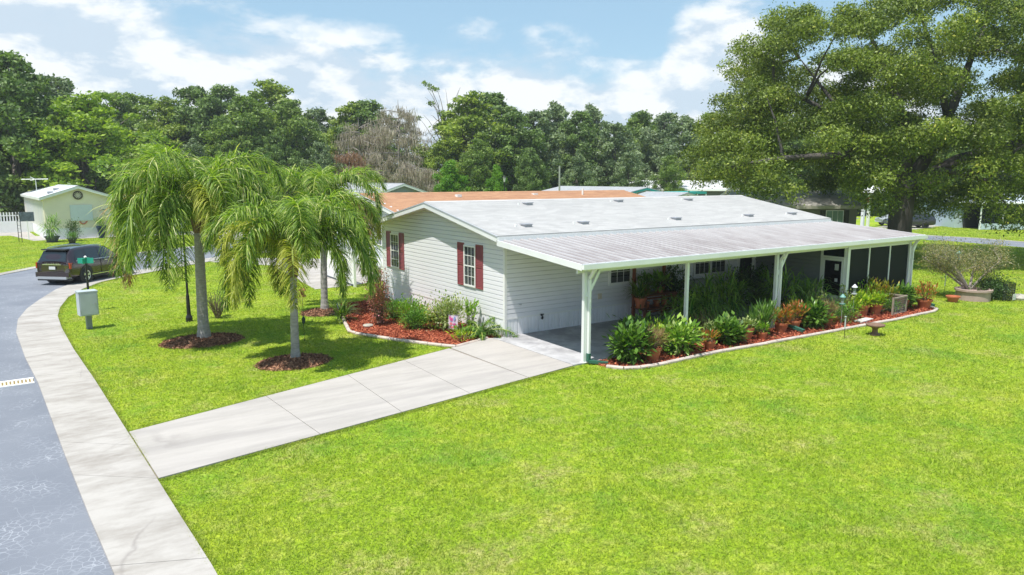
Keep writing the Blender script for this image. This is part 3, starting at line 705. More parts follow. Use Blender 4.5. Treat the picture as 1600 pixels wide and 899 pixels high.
for x, tip in ((.035, 1), (8.17, 0), (16.5, 0)):
    dn = MB(); dn.bar((x, -3.965, .28 if tip else .34), (x, -3.965, 2.3), .06, .085, (0, 1, 0)); dn.bar((x, -3.965, 2.3), (x, -4.21, 2.62), .06, .085, (0, 1, 0)); dn.build('downspout', white, cp)
    e = MB()
    if tip: e.bar((x, -3.965, .30), (x, -3.965, .08), .085, .105, (0, 1, 0)); e.bar((x-.02, -4.0, .09), (x+.38, -4.32, .05), .10, .075)
    else: e.bar((x, -3.965, .36), (x, -4.1, .24), .085, .10, (0, 1, 0)); e.bar((x, -4.08, .25), (x-.02, -4.95, .10), .12, .09)
    e.build('drain_elbow', greenmet, cp)

# ------------------------------------------------------------------ screened porch at the far end
scr = MATS.get('s') or glassmat('insect_screen', (.010,.015,.018), .93, .5)
sr = empty('screened_porch', (12.16, -3.87, 0), 0, 'dark screened porch with white frame under the far end of the carport', 'porch')
sr0 = Vector((12.16, -3.87, 0))
def srp(name, b, m, **k): return MB().box(b[0]-12.16, b[1]-12.16, b[2]+3.87, b[3]+3.87, b[4], b[5]).build(name, m, sr, **k)
xs = [12.215, 13.56, 14.98, 16.36]
for a, b in zip(xs, xs[1:]):
    srp('screen_panel', (a+.03, b-.03, -3.872, -3.868, .12, 2.44), scr)
for x in xs[1:3]: srp('screen_post', (x-.03, x+.03, -3.90, -3.84, .05, 2.455), white)
srp('screen_post', (12.215, 12.30, -3.895, -3.845, .05, 2.455), white)
srp('bottom_rail', (12.3, 16.36, -3.895, -3.845, .05, .12), white); srp('top_rail', (12.3, 16.36, -3.893, -3.848, 2.39, 2.455), white)
srp('bottom_rail', (16.34, 16.40, -3.82, -.02, .05, .12), white); srp('top_rail', (16.34, 16.40, -3.82, -.02, 2.39, 2.455), white)
for y in (-2.6, -1.3): srp('screen_post', (16.34, 16.40, y-.03, y+.03, .12, 2.39), white)
for a, b in ((-3.8, -2.63), (-2.57, -1.33), (-1.27, -.04)): srp('screen_panel', (16.368, 16.372, a, b, .12, 2.39), scr)
# door side, facing the driveway
dr = MB(); X = 12.13-12.16
def dbx(mb, y0, y1, z0, z1, x0=-.05, x1=.0): return mb.box(X+x0, X+x1, y0+3.87, y1+3.87, z0, z1)
dbx(dr, -3.05, -2.98, .08, 2.04); dbx(dr, -3.78, -3.71, .08, 2.04); dbx(dr, -3.71, -3.05, 1.96, 2.04); dbx(dr, -3.71, -3.05, .08, .22); dbx(dr, -3.71, -3.05, .62, .70)
door = dr.build('porch_door', white, sr)
dbx(MB(), -3.71, -3.05, .70, 1.96, -.03, -.026).build('screen', glassmat('door_screen', (.006,.006,.006), .92, .4), door)
dbx(MB(), -3.71, -3.05, .22, .62, -.03, -.026).build('kick_plate', white, door)
st = MB(); dbx(st, -3.60, -3.45, 1.62, 1.85, -.038, -.032); dbx(st, -3.58, -3.47, 1.2, 1.32, -.038, -.032); st.build('door_sticker', mat('sticker_white', (.5,.5,.5), .6), door)
MB().tube([(X-.06, .78+.0, 1.1), (X-.10, .78, 1.1), (X-.10, .78, 1.2)], .014, 6).build('handle', galv, door)
dbx(MB(), -2.97, -2.88, .06, 2.455).build('screen_post', white, sr); dbx(MB(), -3.87+.06, -3.79, .06, 2.455, -.05, .03).build('screen_post', white, sr)
dbx(MB(), -3.79, -2.97, 2.05, 2.12).build('door_header', white, sr)
dbx(MB(), -3.79, -2.97, 2.12, 2.44, -.03, -.026).build('screen_panel', scr, sr)
z = .08
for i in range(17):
    lap(MB(), -2.88+3.87, -.04+3.87, -2.88+3.87, -.04+3.87, z, z+.14, X, -1, 'x').build('siding_board', mat('porch_siding_shaded', (.20,.22,.23), .6), sr); z += .14  # same vinyl, its colour darkened to paint in the shade under the roof

# ------------------------------------------------------------------ foliage builders
def crown(blobs, per, ls, jit=.35, droop=.0, aspect=.5, core=.25, rag=.12):
    """blobs: (n,5) x,y,z,r,squash; leaves sit on the blob shells facing roughly outwards; returns quads and tints"""
    B = np.asarray(blobs, float); k = np.repeat(np.arange(len(B)), np.maximum((per*(B[:, 3]/B[:, 3].mean())**2).astype(int), 4)); n = len(k)
    d = rv(n); d[:, 2] = np.where(rng.random(n) < .35, np.abs(d[:, 2]), d[:, 2])
    rad = B[k, 3]*(1-core*rng.random(n)**1.5)*(1+.13*np.sin(d[:, 0]*7+k)*np.sin(d[:, 1]*6+k*2)+rng.normal(0, .06, n)+np.where(rng.random(n) < rag, rng.random(n)*.55, 0))
    c = B[k, :3]+d*rad[:, None]*np.stack([np.ones(n), np.ones(n), B[k, 4]], 1)
    ld = unit(d*.5+rv(n)*jit*2.2+np.array([0, 0, -droop])); nm = unit(d+rv(n)*.8); s = np.cross(ld, nm)
    ln = ls*rng.uniform(.6, 1.4, n)
    V = leaves(c-ld*ln[:, None]*.5, ld, s, ln, ln*aspect*rng.uniform(.7, 1.3, n))
    bt = rng.random(len(B)); t = np.clip(.25+.4*bt[k]+rng.normal(0, .16, n)+.0*d[:, 2], 0, 1)
    return V, t
def limbs(mb, base, top, r0, targets, seg=8, wob=.25):
    """tapered trunk from base to top then limbs out to the targets"""
    base, top = Vector(base), Vector(top); pts = []; rr = []
    for i in range(7):
        t = i/6; p = base.lerp(top, t)+Vector((random.uniform(-1, 1), random.uniform(-1, 1), 0))*wob*r0*(1 if 0 < i < 6 else 0); pts.append(p); rr.append(r0*(1.35 if i == 0 else 1-.45*t))
    mb.tube(pts, rr, seg)
    for tg, rl in targets:
        tg = Vector(tg); s = base.lerp(top, random.uniform(.6, 1.)); m = s.lerp(tg, .45)+Vector((random.uniform(-1,1), random.uniform(-1,1), random.uniform(-.2,1)))*(tg-s).length*.12
        mb.tube([s, s.lerp(m, .5)+Vector((0,0,.1)), m, m.lerp(tg, .55)+Vector((0, 0, .15)), tg], [rl, rl*.8, rl*.62, rl*.4, rl*.16], 6)

# ------------------------------------------------------------------ woodland trees beyond the homes: one built per kind, then copied
LM = {
 'd': leafmat('leaf_dark', (.05,.095,.02), (.21,.31,.08), .25),
 'm': leafmat('leaf_mid', (.07,.13,.02), (.27,.37,.08), .3),
 'l': leafmat('leaf_olive', (.09,.155,.02), (.34,.42,.06), .3),
 'b': leafmat('leaf_greyish', (.075,.125,.055), (.29,.36,.18), .25),
 'y': leafmat('leaf_bright', (.08,.17,.012), (.36,.47,.05), .35),
 'g': leafmat('leaf_fresh', (.06,.17,.015), (.24,.42,.04), .35)}
def wood_tree(kind, seed, H=10., Rr=3.4, nb=46, per=200, ls=.34, low=.12):
    random.seed(seed); bl = []
    for i in range(nb):
        t = (i+random.random())/nb; z = H*(low+(.97-low)*t**.9); env = Rr*(math.sin(math.pi*min(1, .16+.80*(1-abs(t-.45)**1.6*1.9)))**.7 if t < .98 else .3)
        env = Rr*max(.22, 1-abs((t-.38)/.66)**2.2); a = i*2.4+random.uniform(-.6, .6); q = env*random.uniform(.25, .95)
        r = Rr*random.uniform(.12, .27)*(1 if t < .8 else .75)
        bl.append((q*math.cos(a)*random.uniform(.85,1.2), q*math.sin(a)*random.uniform(.85,1.2), z-r*.6+random.uniform(-.25,.3), r, random.uniform(.6, .95)))
    V, t = crown(bl, per, ls, core=.6, jit=.5)
    return bl, V, t
NAMES = {'d': 'oak_tree', 'm': 'woodland_tree', 'l': 'olive_green_tree', 'b': 'grey_green_tree', 'y': 'bright_tree', 'g': 'bushy_tree'}
PROTO = {}
def proto(kind, seed):
    bl, V, t = wood_tree(kind, seed, nb=105 if kind in 'yd' else 92, Rr=3.3 if kind != 'y' else 3.7, low=.06 if kind in 'gy' else .10, ls=.25 if kind != 'g' else .26)
    root = empty(NAMES[kind])
    mb = MB(); tg = [(b[:3], .09) for b in random.sample(bl, 9)]
    limbs(mb, (0, 0, 0), (random.uniform(-.5,.5), random.uniform(-.5,.5), 6.), .26, tg); mb.build('trunk', bark, root)
    npmesh('crown', V, 4, LM[kind], t, root); return root
WOODS = [(-15.93,77.4,18.54,'d',1.1),(-12.32,72.53,18.2,'d',0.85),(-10.5,90.81,18.4,'d',1),(-7.23,93.6,19.02,'b',1),(-5.92,69.76,13.97,'y',1.25),(-0.99,92.6,16.72,'m',0.9),(2.54,96.4,17.17,'m',1),(5.22,89.44,15.84,'l',1),(8.49,90.05,17.97,'d',1),(11.53,86.78,18.1,'d',0.9),(12.89,79.32,15.8,'m',1),(18.43,88.39,19.06,'l',1),(17.92,78.32,15.63,'m',0.9),(24.11,86.38,15.86,'b',1),(27.05,79.57,15.6,'l',0.95),(29.9,80.12,16.56,'d',1),(36.72,63.17,16.08,'l',1.1),(43.58,68.53,17.41,'d',0.9),(39.79,58.18,13.62,'d',1),(45.77,61.64,14.63,'b',1),(54.6,68.17,16.3,'b',0.9),(52.03,59.82,14.58,'d',0.95),(61.56,68.34,16.35,'b',0.8),(54.5,55.39,12.94,'b',1),(67.59,64.1,15.58,'m',0.9),(66.33,57.54,15.18,'b',0.95),(64.26,51.32,13.56,'b',1),(74.91,56.61,15.21,'m',0.9),(74.79,51.79,15.2,'b',0.8),(65.54,40.24,11.27,'d',1),(73.43,41.21,12.47,'m',1),(82.45,41.43,13.76,'b',1),(81.86,35.48,12.48,'d',1),(91.32,35.4,13.77,'b',1),(91.03,29.32,12.92,'m',1),(99.39,27.43,13.61,'d',1),(100.96,22.8,14.19,'b',1),(106.02,19.67,15.88,'m',1),
 (-12.22,75.91,10.85,'d',0.8),(-8.67,70.15,8.32,'b',0.7),(-4.36,68.33,7.73,'d',0.7),(0.34,72.0,9.42,'b',0.8),(5.0,73.77,9.65,'b',0.8),(8.73,71.24,9.65,'m',0.8),(13.74,70.44,10.53,'d',0.8),(17.42,65.33,9.67,'b',0.7),(33.8,56.3,9.9,'m',0.8),(37.24,50.79,8.77,'d',0.7),(42.66,48.44,8.14,'b',0.7),(50.37,48.08,8.6,'b',0.8),(55.6,46.26,8.08,'m',0.7),(62.52,40.44,8.25,'b',0.8),(20.64,40.13,6.68,'g',0.75),(24.4,37.99,6.29,'g',0.5),(30.5,60.5,9.6,'l',0.8),
 (-22,84,19,'m',1.2),(-28,78,18,'d',1.2),(-20,98,17,'b',1.1),(-3,104,16,'d',1.1),(13,100,16,'b',1.1),(34,92,15,'m',1.1),(49,80,15,'d',1.1),(72,68,15,'b',1.1),(86,56,14,'d',1.1),(98,44,14,'m',1.1),(110,34,14,'b',1.1),(116,24,15,'d',1.2),(80,46,13,'d',1.1)]
KW = {'d': 'dark oak', 'm': 'mid green leafy tree', 'l': 'olive green rounded tree', 'b': 'grey green hazy tree', 'y': 'bright yellow green tree', 'g': 'fresh green bushy tree'}
WHERE = [('behind the cream home', -14, 2), ('behind the tall palm cluster', 2, 20), ('near the grey moss tree', 20, 34), ('beyond the orange roofed home', 34, 50), ('beyond the teal trimmed home', 50, 66), ('behind the great oak', 66, 200), ('left of the cream home', -99, -14)]
cnt = {}
for i, (x, y, h, k, w) in enumerate(WOODS):
    pk = (k, i % (2 if k in 'dbm' else 1))
    if pk not in PROTO: o = PROTO[pk] = proto(k, 40+len(PROTO)*7)
    else: o = copy_tree(PROTO[pk])
    o.location = (x, y, 0); s = h/10; q = s*w*random.uniform(.92, 1.12)*1.12; o.scale = (q, q, s); o.rotation_euler.z = random.uniform(0, 6.28)
    wh = next(a for a, lo, hi in WHERE if lo <= x < hi)
    size = 'low' if h < 9 else ('medium' if h < 12 else ('tall' if h < 16.5 else 'very tall'))
    lab = f'{size} {KW[k]} {wh}'
    cnt.setdefault(lab, []).append(o); tag(o, lab, 'tree', 'woodland trees behind the homes')
for lab, os_ in cnt.items():
    if len(os_) > 1:
        os_.sort(key=lambda o: (o.location.x*.827-o.location.y*.562)/(o.location.x*.563+o.location.y*.827+25))
        ordn = ['leftmost', 'second from left', 'third from left', 'fourth from left', 'fifth from left', 'sixth from left', 'seventh from left', 'eighth from left']
        for j, o in enumerate(os_): o['label'] = lab+', '+('rightmost' if j == len(os_)-1 else ordn[min(j, 7)])+' of its kind'
# a low belt of undergrowth closes the wood near the ground
bl = []
for t in np.linspace(0, 1, 150):
    x = -40+t*165; y = 104-max(0, (x-0))*.66 + random.uniform(-3, 3) if x > 0 else 104+random.uniform(-3, 3)
    bl.append((x, y, random.uniform(1, 5.), random.uniform(2.2, 3.8), .9))
V, t = crown(bl, 260, .55, core=.4); npmesh('undergrowth', V, 4, LM['d'], t*.6, kind='stuff')

# ------------------------------------------------------------------ bare trees hung with grey moss
def moss_tree(loc, H, Rr, nl, seed, label, cols, strands):
    random.seed(seed); root = empty('moss_draped_tree', loc, 0, label, 'tree', 'grey trees hung with moss')
    mb = MB(); ends = []; mb.tube([(0,0,0), (.1,.05,H*.25), (-.1,.1,H*.5), (.1,0,H*.72), (.0,.1,H*.98)], [.26,.22,.16,.09,.02], 7)
    for i in range(nl):
        z = H*random.uniform(.28, .9); a = random.uniform(0, 6.28); r = Rr*random.uniform(.5, 1.)*(1.1-.75*(z/H)**2); rise = random.uniform(.0, .3)*r
        p0 = Vector((0, 0, z)); p1 = p0+Vector((math.cos(a)*r*.5, math.sin(a)*r*.5, rise)); p2 = p0+Vector((math.cos(a+.25)*r, math.sin(a+.25)*r, rise*.7-.3))
        mb.tube([p0, p1, p2], [.075,.05,.018], 5, False); ends += [(p0.lerp(p1, .6)), p1, p1.lerp(p2, .5), p2]
        for q in range(4):
            s = p1.lerp(p2, random.random()); e = s+Vector((random.uniform(-1,1), random.uniform(-1,1), random.uniform(-.3,.9)))*r*.28; mb.tube([s, (s+e)/2+Vector((0,0,.05)), e], [.03,.02,.008], 4, False); ends += [e, (s+e)/2]
    mb.build('branches', mat('grey_branch', (.30,.27,.25), .9, .3, 4), root)
    E_ = np.array([tuple(e) for e in ends]); n = strands; k = rng.integers(0, len(E_), n); b = E_[k]+rng.normal(0, .32, (n, 3))*np.array([1, 1, .45])
    ln = rng.uniform(.15, 1.0, n)*(.6+.8*rng.random(len(E_))[k]); a = rng.random(n)*6.28; s = np.stack([np.cos(a), np.sin(a), np.zeros(n)], 1)
    d = np.column_stack([rng.normal(0, .16, (n, 2)), -np.ones(n)])
    V = leaves(b, d, s, ln, rng.uniform(.03, .09, n))
    npmesh('moss', V, 4, cols, np.clip(rng.random(n)*.6+rng.random(len(E_))[k]*.4, 0, 1), root)
mossm = leafmat('moss_grey', (.19,.15,.115), (.52,.46,.38), .25, .9); mossr = leafmat('moss_rusty', (.17,.09,.055), (.45,.27,.18), .25, .9)
moss_tree((27.2,64.5,0), 14.8, 5.6, 60, 3, 'tall half bare tree curtained in grey moss left of the orange roof', mossm, 8500)
moss_tree((23.6,68.5,0), 12.8, 5.2, 44, 5, 'shorter bare tree with grey moss drooping towards the palms', mossm, 5500)
moss_tree((20.9,65.3,0), 9.4, 3.0, 26, 8, 'small tree with rusty brown dead foliage among the grey moss', mossr, 3500)
moss_tree((25.5,57.0,0), 7.2, 3.4, 40, 13, 'low pale mossy tree beside the grey roofed gable', mossm, 7500)
# a thin half-bare tree with a leafy tuft on top
ro = empty('spindly_tree', (33.7,65.3,0), 0, 'thin tree with sparse leafy tuft poking above the treeline', 'tree'); mb = MB()
tg = [((random.uniform(-2.6,2.6), random.uniform(-2,2), random.uniform(11,17)), .07) for _ in range(20)]; limbs(mb, (0,0,0), (.4,.2,13.5), .24, tg); mb.build('trunk', mat('grey_branch', (.3,.27,.25)), ro)
V, t = crown([(*g_[0], random.uniform(.35,.75), .7) for g_ in tg[:10]], 90, .26, core=.6); npmesh('crown', V, 4, LM['m'], t, ro)

# ------------------------------------------------------------------ the great oak on the right
def great_oak():
    random.seed(21); c0 = Vector((32.1, 4.7, 0)); rt = Vector((.827, -.562, 0)); fd = Vector((.562, .827, 0)); M = 25.4*1.0   # px/m of my sketch, so sizes below read as metres
    root = empty('great_oak_tree', c0, 0, 'huge spreading live oak with drooping limbs beyond the screened porch', 'tree')
    bl = []
    def add(r, z, f, rad, sq=.75): bl.append((*(rt*r+fd*f), z, rad, sq)); bl[-1] = ((rt*r+fd*f).x, (rt*r+fd*f).y, z, rad, sq)
    # envelope of the crown as (lateral metres, height) of its outline
    def top(r):
        P = [(-12.8,5.6),(-11.4,8.2),(-9.9,11.3),(-9.3,13.2),(-8.4,14.6),(-6.6,15.6),(-4.6,15.2),(-3.2,15.0),(-1.4,16.2),(1.5,16.9),(4.5,16.6),(7,15.6),(9.5,13.5),(11.5,10),(13,6.5)]
        for (a, b), (c, d) in zip(P, P[1:]):
            if a <= r <= c: return b+(d-b)*(r-a)/(c-a)
        return 6
    def bot(r):
        P = [(-12.8,4.3),(-11,3.6),(-9,3.7),(-7.5,4.6),(-5.2,4.2),(-3.6,3.4),(-2.2,3.9),(-.8,4.2),(.8,2.9),(2.2,1.9),(3.8,2.6),(5.2,2.0),(6.8,2.5),(8,3.8),(10,4.5),(13,5)]
        for (a, b), (c, d) in zip(P, P[1:]):
            if a <= r <= c: return b+(d-b)*(r-a)/(c-a)
        return 5
    cs = []; tries = 0
    while len(cs) < 155 and tries < 20000:
        tries += 1; r = random.uniform(-12.0, 12.8); T, Bt = top(r), bot(r); half = 7.4*math.sqrt(max(.05, 1-(r/13.8)**2)); f = random.uniform(-1, 1)
        q = math.sqrt(max(0, 1-f*f)); zt = Bt+(T-Bt)*(.42+.58*q); z = random.uniform(Bt+.8, max(Bt+1.2, zt-.9))
        if random.random() < .4: z = zt-1.0
        if abs(r-2.2) < 1.5 and 9. < z < 11.8 and f < .45: continue          # gap where the sky and the big fork show
        if -8.2 < r < -5.4 and z < 5.6: continue
        if any((r-c[0])**2+(z-c[1])**2*1.5+(f*half-c[2])**2 < 3.0 for c in cs): continue
        cs.append((r, z, f*half))
    for r, z, f in cs:
        for j in range(8):
            a = random.uniform(0, 6.28); q = 1.35*math.sqrt(random.random()); add(r+q*math.cos(a)*1.1, z+.62*(1-(q/1.4)**2)-.45+random.uniform(-.25, .2), f+q*math.sin(a), random.uniform(.5, .95), .8)
    for r, z in ((-12.0,5.4),(-11.3,4.6),(-10.4,5.2),(-9.5,4.2),(-10.8,6.4),(-4.2,3.4),(-3.4,3.2),(-2.8,3.8),(-5.2,3.9),(.2,4.2),(-1.4,4.6),(-2.1,4.4),(7.4,3.6),(4.2,2.3),(5.2,2.1),(3.2,2.4),(1.4,3.9),(2.0,3.0),(2.6,2.9),(3.4,3.6),(5.0,3.0),(5.6,2.7),(6.2,3.6),(4.6,4.4),(6.9,4.8),(-3.6,4.2),(-4.6,5.),(-5.6,5.4),(-8.2,5.4)):
        add(r, z+.2, random.uniform(-6.5, -2.5), random.uniform(.75, 1.0), .85)
    V, t = crown(bl, 330, .155, rag=.2, jit=.5, droop=.3, aspect=.45, core=.5)
    lm = leafmat('leaf_live_oak', (.035,.07,.010), (.26,.33,.045), .22, third=(.55,.50,.10))
    for i, part in enumerate(np.array_split(np.arange(len(V)), 1)): npmesh('crown', V[part], 4, lm, t[part], root)
    mb = MB()
    pts = [(0,0,-.1),(.02,0,.8),(0,0,2.),(.1,.05,3.4),(.2,0,4.8)]; mb.tube(pts, [1.0,.74,.66,.68,.62], 14)
    def limb(path, r0):
        P = [rt*a+fd*b+Vector((0, 0, z)) for a, b, z in path]; n = len(P); mb.tube(P, [r0*(1-.85*i/(n-1)) for i in range(n)], 8)
        return P
    ends = []
    for path, r0 in (([(0,0,4),(-1.8,-.8,6.2),(-4.4,-1.8,8.2),(-6.8,-1.4,9.4),(-8.4,-.6,10.4)], .30), ([(0,0,4),(-2.2,-2,5.4),(-5.6,-3.6,6.2),(-9,-4.4,6.0),(-11.8,-4.4,5.6)], .36),
        ([(0,0,4),(.2,.4,7.5),(-.8,1,11),(-2.4,1,13.8)], .5), ([(0,0,4),(1.4,-.2,6.6),(2.3,-.6,9.3),(3.2,-.4,12),(4.4,0,14.8)], .46), ([(2.0,-.5,8.6),(1.2,-.8,10.4),(.4,-1,12.6)], .22), ([(0,0,4.2),(2.6,-1,6),(5.8,-1.6,7.0),(9.4,-1.8,7.6),(12.2,-2,7.4)], .44),
        ([(0,0,3.8),(1.8,-2.2,5.2),(4.2,-4.4,5.6),(6.4,-5.6,4.2)], .3), ([(0,0,4),(1,3,6.5),(2,6,9)], .4), ([(0,0,4),(-2,3,7),(-4,6,9)], .4), ([(0,0,3.8),(.6,-2.8,5.4),(1.8,-5,4.8),(2.4,-6,3.4)], .24), ([(-4.4,-1.8,8.2),(-5.4,0,10.4),(-6.2,1.4,12.2)], .16), ([(5.8,-1.6,7),(7,-1,10),(8,0,12.6)], .24)):
        ends += limb(path, r0)
    for b in random.sample(bl, 40):
        e = Vector(b[:3]); s = min(ends, key=lambda p: (p-e).length); m = (s+e)/2+Vector((0,0,.35)); mb.tube([s, m, e], [.10,.06,.02], 5, False)
    mb.build('trunk', mat('oak_bark', (.10,.09,.083), .95, .45, 3, .9, 14, stretch=(1, 1, .25)), root, smooth=True)
great_oak()

# ------------------------------------------------------------------ queen palms
palmL = leafmat('palm_leaf', (.05,.12,.012), (.30,.42,.06), .42, .42, third=(.58,.58,.24)); palmY = leafmat('palm_leaf_yellow', (.20,.25,.03), (.46,.46,.09), .42, .5)
palmB = leafmat('palm_leaf_brown', (.25,.13,.06), (.5,.33,.18), .2, .7); rach = mat('palm_stem', (.26,.31,.07), .5)
LF = .225
def frond(parent, base, az, el, L, droop, m, dens=1., twist=.0):
    """arching frond: rachis bends under gravity, long leaflets hang from it"""
    n = 26; P = [Vector(base)]; e = el; dirs = []
    for i in range(n):
        t = i/n; e -= droop/n*(.55+1.25*t); e = max(e, -1.50)
        d = Vector((math.cos(az)*math.cos(e), math.sin(az)*math.cos(e), math.sin(e))); dirs.append(d); P.append(P[-1]+d*L/n)
    dirs.append(dirs[-1]); o = P[0]
    mb = MB(); mb.tube(P, [.032*(1-.8*i/n)+.004 for i in range(n+1)], 5, False); f = mb.build('frond', rach, parent)
    Pa = np.array([tuple(p) for p in P]); Da = np.array([tuple(p) for p in dirs]); N = int(185*dens)
    t = np.repeat(np.linspace(.10, .995, N), 2)+rng.normal(0, .004, 2*N); t = np.clip(t, 0, .999); sd_ = np.tile([-1, 1], N); x = t*n; i = x.astype(int); fr = (x-i)[:, None]
    b = Pa[i]*(1-fr)+Pa[i+1]*fr; d = Da[i]; side = np.array([-math.sin(az), math.cos(az), 0.]); up = np.cross(d, np.broadcast_to(side, d.shape)); up *= np.sign(up[:, 2:3]+1e-6)
    ln = L*LF*np.clip(np.sin(np.pi*np.clip(t*.86+.12, 0, 1))**.55, .25, 1)*rng.uniform(.8, 1.15, len(t))
    v = unit(side*sd_[:, None]*rng.uniform(.55, 1., (len(t), 1))+d*rng.uniform(.35, .75, (len(t), 1))+up*rng.normal(.14, .45, (len(t), 1)))
    segs = 4; pts = [b]; vv = v
    g = np.array([0, 0, -1.]); hang = rng.uniform(.3, 1.0, (len(t), 1))
    for k in range(segs):
        pts.append(pts[-1]+vv*(ln/segs)[:, None]); vv = unit(vv+g*hang*(.5+.28*k))
    wv = unit(np.cross(v, g)+rng.normal(0, .35, v.shape)); wds = [.55, 1., .85, .5, .06]; w0 = .0145 if L > 2 else .008
    Q = []
    for k in range(segs): Q.append(np.stack([pts[k]-wv*w0*wds[k]/1, pts[k]+wv*w0*wds[k]/1, pts[k+1]+wv*w0*wds[k+1], pts[k+1]-wv*w0*wds[k+1]], 1))
    tn = np.clip(rng.normal(.40, .3, len(t)), 0, 1)
    npmesh('leaflets', np.concatenate(Q), 4, m, np.concatenate([np.clip(tn+.06*k, 0, 1) for k in range(segs)]), f); return f
def palm(loc, zc, r, lean, specs, label, seed):
    random.seed(seed); root = empty('queen_palm', loc, 0, label, 'palm', 'queen palms on the front lawn'); mb = MB()
    n = int(zc/.085); pts = []; rr = []
    for i in range(n+1):
        t = i/n; pts.append((lean[0]*t*t, lean[1]*t*t, zc*t)); rr.append(r*(1.35-.35*min(1, t*7))*(1-.22*t)*(1.03 if i % 2 else .985))
    mb.tube(pts, rr, 14); mb.build('trunk', palmbark, root)
    top = Vector(pts[-1]); cs = MB(); cs.tube([top+Vector((0,0,-.15)), top+Vector((0,0,.15)), top+Vector((0,0,.6)), top+Vector((0,0,.95))], [r*.9, r*1.25, r*.95, r*.3], 10); cs.build('crownshaft', mat('palm_boot', (.20,.13,.07), .85, .5, 9, .6, 30), root)
    for i, (az, el, L, dr, k) in enumerate(specs):
        m = {'g': palmL, 'y': palmY, 'b': palmB}[k]
        frond(root, top+Vector((math.cos(az)*.05, math.sin(az)*.05, .3+.45*random.random())), az, el, L, dr, m)
    return root
RT = math.atan2(-.562, .827)     # compass bearing of 'towards the right' as seen from the street corner
def ring_specs(n, els, Ls, drs, seed, kinds='g', off=0.):
    random.seed(seed); out = []
    for i in range(n):
        out.append((off+i*2*math.pi/n+random.uniform(-.18,.18), random.uniform(*els), random.uniform(*Ls), random.uniform(*drs), random.choice(kinds)))
    return out
palm((-7.85,4.85,0), 3.45, .165, (.05,.02), ring_specs(8, (1.25,1.5), (3.3,3.9), (2.3,3.2), 1)+ring_specs(8, (.95,1.3), (3.1,3.7), (3.0,3.9), 2, 'gggggggy')+ring_specs(7, (.6,1.0), (3.0,3.7), (3.4,4.2), 3, 'ggggggggy', .3)+[(RT+math.pi+.1, 1.05, 4.6, 4.2, 'g'), (RT+math.pi-.15, .95, 5.0, 4.5, 'b'), (RT+math.pi-.9, .9, 4.6, 4.4, 'g'), (RT-1.6, .8, 3.8, 4.0, 'g'), (RT-2.2, .9, 4.0, 4.0, 'g'), (RT-.2, 1.0, 4.0, 3.0, 'g')], 'tallest full queen palm with thick trunk at left of the group', 5)
palm((-6.33,.75,0), 2.45, .115, (.05,.0), ring_specs(7, (1.2,1.5), (2.9,3.4), (1.9,2.8), 11)+ring_specs(8, (.8,1.25), (2.4,3.0), (2.5,3.3), 12, 'ggggggy')+ring_specs(6, (.35,.9), (2.4,3.0), (2.7,3.5), 13, 'ggggggy', .35)+[(RT, .7, 3.2, 2.7, 'g'), (RT+.3, .85, 3.3, 2.8, 'g'), (RT+math.pi, .8, 3.3, 3.6, 'g'), (RT+math.pi-.5, .8, 3.2, 3.6, 'g'), (RT+math.pi-1.0, .8, 3.1, 3.7, 'y')], 'front queen palm with slim ringed trunk nearest the driveway', 6)
palm((-3.15,7.35,0), 3.35, .13, (.15,.1), ring_specs(6, (1.25,1.5), (3.0,3.5), (1.9,2.8), 21)+ring_specs(8, (.8,1.2), (2.7,3.2), (2.6,3.2), 22, 'gggggyy')+ring_specs(5, (.4,.8), (2.6,3.1), (2.6,3.2), 23, 'gggyy', .4)+[(RT+.2, .6, 2.9, 2.9, 'y'), (RT-.1, .5, 2.8, 2.9, 'b'), (RT+.35, .8, 3.1, 2.8, 'y')], 'rear queen palm with yellowing fronds reaching towards the shuttered gable', 7)

# ------------------------------------------------------------------ neighbouring homes
def plain_home(name, loc, rz, w, l, sk, ev, ridge, wallm, roofm, label, ov=.35, trim=white, skirtc=None, cat='house'):
    """gable end on local x=0 facing -x, running to +x; width along y"""
    r = empty(name, loc, rz, label, cat); core = MB(); sl = (ridge-ev)/(w/2)
    core.add([(x, y, z) for x in (0, l) for y, z in ((0, 0), (w, 0), (w, ev), (w/2, ridge-.05), (0, ev))], [(0,1,2,3,4), (9,8,7,6,5), (0,5,6,1), (1,6,7,2), (4,9,5,0)]); core.build('wall', wallm, r)
    gable_roof(r, -ov, l+ov, w/2, w/2+.3, ridge+.08, ridge+.08-sl*(w/2+.3), roofm, step=.2)
    rakes(r, -ov, w/2, w/2+.3, ridge+.08, ridge+.08-sl*(w/2+.3), trim, .17); rakes(r, l+ov, w/2, w/2+.3, ridge+.08, ridge+.08-sl*(w/2+.3), trim, .17, sgn=1)
    for y in (-.3, w+.3): boxpart('eave_board', (-ov, l+ov, y-.015, y+.015, ridge+.04-sl*(w/2+.3)-.17, ridge+.04-sl*(w/2+.3)), trim, r)
    if skirtc:
        boxpart('skirting', (-.03, l+.03, -.03, w+.03, 0, sk), skirtc, r)
    return r
creamw = mat('cream_siding', (.80,.73,.57), .6, .06, 1.)
ch = plain_home('cream_home', (-5.75,51.6,0), R(94), 4.95, 17, .85, 3.42, 4.25, creamw, shingle_mat('pale_shingles', (.5,.52,.55), (.6,.62,.65), (.42,.43,.45)), 'cream home with a closed storm shutter and porthole vent on its gable end', skirtc=mat('white_skirting', (.78,.79,.82), .5))
